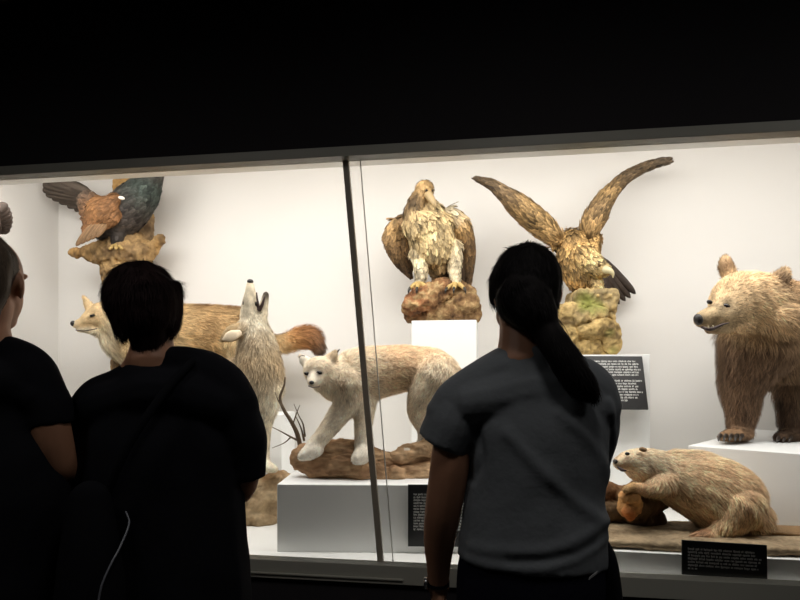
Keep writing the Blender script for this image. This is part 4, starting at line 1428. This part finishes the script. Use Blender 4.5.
def legs_and_shoes(root, Y, hips, ankx, top, bottom_mat, hipr, extra_skin):
    """trousers from hip row to the floor and a pair of shoes"""
    fy = HY + CZ * F / Y
    pr = [C(Y, top, ds=.72, cap='flat')]
    for (hx, ax) in zip(hips, ankx):
        kx = (hx + ax) / 2
        y0 = top[-1][1]
        pr.append(C(Y, [(hx, y0 - 30, 0, hipr), (hx, y0 + (fy - y0) * .18, 0, hipr * .93), (kx, y0 + (fy - y0) * .5, .01, hipr * .66), (ax, y0 + (fy - y0) * .8, -.01, hipr * .5), (ax, fy - 22, -.02, hipr * .46)], cap='flat'))
    organic('trousers', pr, .010, M_trs, root, 4, color=False)
    for ax in ankx:
        c = W(ax, fy, Y)
        s = [Chain([c + (0, -.05, .05), c + (0, .05, .055), c + (0, .14, .04), c + (0, .19, .035)], [.043, .042, .042, .032], .9),
             Chain([c + (0, -.045, .06), c + (0, -.03, .11)], [.042, .045])]
        organic('shoe', s, .008, M_shoe, root, 3, color=False, zmin=.004)


# ------------------------------------------------------------------ woman in the grey T-shirt
pY = 1.60
wg_ = thing('person', 'person in grey T-shirt with long dark ponytail, standing with back to the camera', 'person', (W(528, 0, pY)[0], pY, 0), 'visitors at the glass')
f, s = yw(-14)
hc = W(524, 294, pY + .03)
L = lambda y: y
skin = head_prims(hc, f, s, 1.0)
skin += [E(pY + .02, 556.5, 294, 6, 12, 9), E(pY + .06, 508, 315, 12, 15, 18), C(pY, [(524, 312, .02, 25), (523, 338, .0, 24), (524, 362, -.01, 30)]),
         C(pY, [(455, 398, 0, 19), (490, 384, 0, 22), (524, 376, .0, 24), (560, 382, 0, 22), (592, 398, 0, 19)]),
         C(pY, [(530, 385, 0, 45), (534, 440, 0, 58), (532, 500, 0, 58), (531, 560, 0, 60)], ds=.7),
         C(pY, [(459, 404, .0, 23), (453, 440, .0, 20), (449.5, 468, .0, 19.8), (443.5, 508, .02, 18.6), (439.5, 540, .05, 16), (438.5, 566, .07, 12.2), (438.5, 588, .09, 10.4)], ds=.92),
         C(pY, [(596, 404, .0, 20), (601, 436, .03, 14), (596, 470, .06, 11), (590, 484, .12, 11.5), (572, 482, .28, 11), (556, 478, .34, 9.5)])]
skin += hand_prims(W(438.5, 590, pY + .09), (0.02, .10, -1), (1, .2, 0), (.1, 1, 0), 1.0, .5)
skin += hand_prims(W(555, 478, pY + .345), (-1, .25, -.05), (0, -1, -.2), (0, .1, 1), 1.0, .5)
organic('body', skin, .0058, M_skin, wg_, 4, color=False)
face_parts(wg_, hc, f, s)
tee = [C(pY, [(446, 413, 0, 19), (461, 398, 0, 24), (490, 380, 0, 25), (524, 367, -.01, 27), (560, 374, 0, 26), (587, 389, 0, 26), (600, 407, 0, 22)]),
       C(pY, [(523, 347, -.005, 25.5), (524, 360, -.005, 32), (526, 385, .0, 44)], cap='flat'),
       C(pY, [(470, 402, 0, 27), (500, 398, 0, 32), (530, 392, 0, 36), (565, 398, 0, 33), (592, 408, 0, 24)], ds=1.25),
       C(pY, [(531, 388, 0, 58), (537, 420, 0, 69), (537, 460, 0, 69), (534, 495, .0, 69), (533, 530, .0, 73), (532, 552, 0, 75), (531.5, 560, 0, 75.5)], ds=.74, cap='flat'),
       C(pY, [(464, 400, 0, 25), (455, 420, 0, 27), (443.5, 444, .01, 28)], cap='flat'),
       C(pY, [(596, 402, 0, 24), (602, 428, .02, 18.5), (600, 450, .04, 15), (597, 468, .06, 12)], cap='flat')]
organic('t_shirt', tee, .0062, M_tee_grey, wg_, 5, color=False, rough=dict(amp=.006, scale=7, octaves=2),
        post=folds([([(500, 430), (530, 462), (560, 490), (600, 520)], pY, .016, .006), ([(548, 410), (580, 440), (604, 476)], pY, .016, .006),
                    ([(470, 540), (540, 534), (606, 512)], pY, .016, .005), ([(462, 552), (530, 551), (604, 531)], pY, .013, .004),
                    ([(474, 425), (478, 455), (470, 478)], pY, .010, -.010), ([(600, 400), (612, 440), (608, 470)], pY, .009, .006),
                    ([(500, 546), (560, 540), (605, 520)], pY, .012, -.004)]))
legs_and_shoes(wg_, pY, (497, 565), (500, 562), [(532, 545, 0, 71), (531, 580, 0, 75), (531, 620, 0, 74), (531, 660, .0, 72)], M_trs, 38, None)
V, Fs = box_geo(W(589, 580, pY - .153), W(597, 574, pY - .153) - W(589, 580, pY - .153), (0, .004, 0), (0.002, 0, .006))
mesh_obj('trouser_mark', V, Fs, mat('grey_print', lin(150, 150, 150), .6), wg_, False, label='small grey slanted mark')
hair = [Ell(hc + (-.0, -.030, .026), [s * .091, f * .098, UPV * .100], T=(0, -.4, -.6)),
        C(pY, [(524, 300, -.05, 29), (536, 314, -.085, 23), (546, 330, -.10, 15), (557, 347, -.125, 15), (569, 366, -.13, 16.5), (580, 382, -.128, 16), (588, 391, -.125, 11.5)]),
        C(pY, [(500, 280, -.0, 12), (497, 300, .02, 8)]), C(pY, [(548, 285, -.02, 13), (552, 305, -.04, 8)])]
ex = []
rg = np.random.default_rng(4)
for i in range(16):
    a = W(548 + rg.uniform(-3, 6), 318 + rg.uniform(-8, 16), pY - .10)
    b = a + np.array([rg.uniform(.0, .06), rg.uniform(-.02, .02), -rg.uniform(.06, .14)])
    v, fc = Chain([a, (a + b) / 2 + (.012, 0, .01), b], [.0010, .0008, .0004], n=4, seg=5).geo()
    ex.append((np.array(v), fc, np.full((len(v), 3), .009)))
strands(hair, .0065, 9000, .030, .0009, .05, (.010, .008, .008), wg_, label='long dark hair tied in a ponytail', extra=ex)
cw = W(438.5, 583, pY + .085)
a = np.linspace(0, 2 * math.pi, 20)
V, Fs = [], []
for i in range(19):
    p0, p1 = [cw + np.array([math.cos(t) * .030, math.sin(t) * .028, 0]) for t in (a[i], a[i + 1])]
    v, fc = box_geo(p0 - (0, 0, .009), p1 - p0, (cw - p0) * .12, (0, 0, .018), .0)
    V, Fs = join_geo((V, Fs), (v, fc))
wt = mesh_obj('wristwatch', V, Fs, M_strap, wg_, False)
V, Fs = Chain([cw + (-.030, -.003, 0), cw + (-.040, -.003, 0)], [.018, .016], n=2, cap='flat').geo()
mesh_obj('watch_case', V, Fs, M_steel, wt)

# black bag at her right hip
bag = thing('shoulder_bag', 'black bag hanging at the right hip of the visitor with the ponytail', 'bag', W(607, 600, pY + .05))
pr = [C(pY + .02, [(600, 540, 0, 6.5), (603, 556, 0, 10), (606, 600, 0, 12), (606, 650, 0, 13), (605, 680, 0, 11)], ds=3.2)]
organic('bag_body', pr, .008, M_strap, bag, 4, color=False)
tube('strap', [W(602, 545, pY + .00), W(603.5, 536, pY + .01), W(602, 531, pY + .04), W(598, 531, pY + .08), W(594, 538, pY + .10), W(596, 548, pY + .10)], .008, M_strap, bag, ds=.6)

# ------------------------------------------------------------------ middle visitor in black
mY2 = 1.56
md = thing('person', 'person in black T-shirt with short dark reddish hair, in the middle of the left half', 'person', (W(158, 0, mY2)[0], mY2, 0), 'visitors at the glass')
f, s = yw(8)
hc = W(145.5, 309, mY2 + .03)
skin = head_prims(hc, f, s, .98)
skin += [C(mY2, [(148, 318, .02, 24), (152, 342, .0, 20.5), (152, 362, -.01, 26)]),
         C(mY2, [(100, 402, 0, 18), (125, 390, 0, 21), (152, 380, .0, 24), (200, 384, 0, 22), (232, 400, 0, 20)]),
         C(mY2, [(158, 395, 0, 48), (160, 450, 0, 66), (160, 520, 0, 70), (160, 600, 0, 74)], ds=.66),
         C(mY2, [(236, 408, 0, 21), (244, 445, 0, 18), (243, 478, .02, 16), (236, 492, .10, 14.5), (222, 496, .24, 11), (214, 496, .30, 9.5)]),
         C(mY2, [(92, 412, 0, 21), (86, 445, 0, 18), (86, 480, .02, 16), (92, 496, .10, 14.5), (104, 500, .24, 11), (112, 500, .30, 9.5)])]
skin += hand_prims(W(213, 496, mY2 + .31), (-1, .45, .05), (0, -.2, -1), (0, 1, .1), .95, .45)
skin += hand_prims(W(113, 500, mY2 + .31), (1, .45, .05), (0, -.2, -1), (0, 1, .1), .95, .45)
organic('body', skin, .006, M_skin, md, 4, color=False)
face_parts(md, hc, f, s, .98)
tee = [C(mY2, [(92, 408, 0, 21), (104, 397, 0, 22), (122, 387, 0, 20), (152, 372, -.01, 22), (185, 367, 0, 21), (208, 374, 0, 23), (226, 386, 0, 23), (237, 406, 0, 23)]),
       C(mY2, [(152, 361, -.005, 24), (152, 374, -.005, 32), (154, 395, .0, 42)], cap='flat'),
       C(mY2, [(104, 408, 0, 26), (130, 402, 0, 30), (160, 396, 0, 36), (195, 398, 0, 33), (226, 406, 0, 26)], ds=1.25),
       C(mY2, [(158, 400, 0, 60), (160, 440, 0, 78), (160, 480, 0, 83), (160, 520, 0, 86), (161, 560, 0, 90), (162, 600, 0, 92), (162, 645, 0, 92)], ds=.62, cap='flat'),
       C(mY2, [(232, 402, 0, 25), (243, 438, 0, 22), (246.5, 478, .01, 18.5)], cap='flat'),
       C(mY2, [(96, 408, 0, 24), (89, 440, 0, 20), (88, 478, .01, 18)], cap='flat')]
organic('t_shirt', tee, .007, M_tee_black, md, 5, color=False, rough=dict(amp=.006, scale=7, octaves=2))
legs_and_shoes(md, mY2, (124, 198), (128, 194), [(161, 610, 0, 84), (161, 640, 0, 86), (161, 680, 0, 80)], M_trs, 42, None)
hair = [Ell(hc + (0, -.028, .024), [s * .092, f * .098, UPV * .094], T=(0, -.2, -.9)),
        C(mY2, [(145, 300, -.03, 33), (146, 320, -.035, 30), (148, 334, -.035, 20)]),
        C(mY2, [(118, 290, .0, 12), (117, 312, -.01, 10), (122, 330, -.02, 9)]), C(mY2, [(172, 290, -.01, 11), (175, 310, -.01, 8), (172, 327, -.02, 7)]),
        C(mY2, [(122, 284, -.03, 12), (140, 276, -.03, 12)])]
strands(hair, .0065, 8000, .035, .0009, .05, (.016, .007, .007), md, label='short dark reddish hair')
# bag with pale piping at the middle visitor's left side
bag = thing('shoulder_bag', 'black bag with a thin pale edge behind the left hip of the middle visitor', 'bag', W(100, 600, mY2 - .2))
pr = [C(mY2 - .17, [(90, 502, .0, 22), (90, 560, -.02, 31), (90, 620, -.03, 36), (90, 670, -.02, 32)], ds=.75)]
organic('bag_body', pr, .009, M_strap, bag, 4, color=False)
V, Fs = Chain([W(126, 512, mY2 - .155), W(129, 524, mY2 - .17), W(120, 547, mY2 - .21), W(110, 566, mY2 - .24), W(100, 592, mY2 - .26), (W(94, 640, mY2 - .26))], [.0022] * 6, n=6, seg=8).geo()
mesh_obj('piping', V, Fs, mat('pale_piping', lin(120, 122, 130), .4), bag)
tube('strap', [W(98, 538, mY2 - .16), W(104, 505, mY2 - .155), W(126, 450, mY2 - .165), W(160, 398, mY2 - .13), W(190, 364, mY2 - .06), W(202, 354, mY2 + .03)], .010, M_strap, bag, ds=.5)

# ------------------------------------------------------------------ visitor cut by the left edge
lY2 = 1.46
lm = thing('person', 'person in black T-shirt with short greyish hair, cut by the left edge of the photo', 'person', (W(-12, 0, lY2)[0], lY2, 0), 'visitors at the glass')
f, s = yw(-3)
hc = W(-13, 283, lY2 + .03)
skin = head_prims(hc, f, s, 1.02)
skin += [C(lY2, [(-16, 305, .01, 26), (-17, 330, .0, 24), (-16, 352, -.01, 30)]),
         C(lY2, [(-75, 392, 0, 19), (-45, 376, 0, 23), (-15, 368, .0, 25), (12, 374, 0, 23), (38, 392, 0, 20)]),
         C(lY2, [(-14, 385, 0, 50), (-12, 440, 0, 54), (-10, 500, 0, 54), (-9, 580, 0, 58)], ds=.7),
         C(lY2, [(40, 396, 0, 23), (47.5, 425, 0, 21), (53, 450, .01, 20), (58.5, 468, .03, 17.5), (62.5, 477, .08, 14.5), (65, 484, .20, 11.5), (66, 488, .28, 9.5)]),
         C(lY2, [(-78, 396, 0, 23), (-84, 430, 0, 20), (-84, 465, .02, 17), (-78, 480, .08, 14.5), (-62, 484, .22, 11.5), (-50, 486, .28, 9.5)])]
skin += hand_prims(W(66, 489, lY2 + .285), (-.35, 1, -.1), (-1, -.3, -.2), (0, .1, 1), 1.0, .5)
skin += hand_prims(W(-49, 486, lY2 + .285), (.6, .8, -.05), (0, -.2, -1), (1, 0, .1), 1.0, .5)
organic('body', skin, .006, M_skin, lm, 4, color=False)
face_parts(lm, hc, f, s, 1.02)
tee = [C(lY2, [(-78, 398, 0, 21), (-62, 382, 0, 25), (-38, 368, 0, 24), (-14, 360, 0, 25), (12, 362, 0, 25), (28, 373, 0, 25), (40, 393, 0, 23)]),
       C(lY2, [(-16, 348, -.005, 27), (-16, 366, -.01, 36)], cap='flat'),
       C(lY2, [(-66, 392, 0, 27), (-40, 388, 0, 32), (-14, 384, 0, 36), (14, 386, 0, 32), (34, 396, 0, 24)], ds=1.25),
       C(lY2, [(-14, 392, 0, 52), (-10, 440, 0, 62), (-3, 490, 0, 68), (0, 560, 0, 70), (0, 600, 0, 71)], ds=.7, cap='flat'),
       C(lY2, [(36, 392, 0, 25), (45, 410, 0, 24.5), (49, 427, .0, 23.5)], cap='flat'),
       C(lY2, [(-74, 394, 0, 25), (-82, 412, 0, 24), (-84, 432, .0, 23)], cap='flat')]
organic('t_shirt', tee, .007, M_tee_black, lm, 5, color=False, rough=dict(amp=.006, scale=7, octaves=2))
legs_and_shoes(lm, lY2, (-38, 20), (-36, 16), [(-9, 575, 0, 60), (-9, 620, 0, 63), (-9, 660, 0, 58)], M_trs, 33, None)
hair = [Ell(hc - f * .034 - s * .004 + (0, 0, .032), [s * .085, f * .088, UPV * .091], T=(0, -.1, -.9)),
        C(lY2, [(-16, 262, -.05, 26), (-18, 290, -.06, 24), (-18, 308, -.06, 18)])]
strands(hair, .0065, 6000, .02, .0009, .05, lin(98, 84, 70), lm, label='short greyish brown hair', material=mat('greyish_hair', (0.05, .04, .035), .6, attr=True, spec=.2))
cw = W(65.4, 485, lY2 + .235)
V, Fs = [], []
dd = np.array([-.2, 1, -.1])
dd /= np.linalg.norm(dd)
e1 = np.cross(dd, UPV)
e1 /= np.linalg.norm(e1)
e2 = np.cross(e1, dd)
for i in range(19):
    p0, p1 = [cw + e1 * math.cos(t) * .030 + e2 * math.sin(t) * .030 for t in (a_ for a_ in (np.linspace(0, 2 * math.pi, 20)[i], np.linspace(0, 2 * math.pi, 20)[i + 1]))]
    v, fc = box_geo(p0 - dd * .009, p1 - p0, (cw - p0) * .12, dd * .018, 0)
    V, Fs = join_geo((V, Fs), (v, fc))
mesh_obj('wristwatch', V, Fs, M_steel, lm, False)
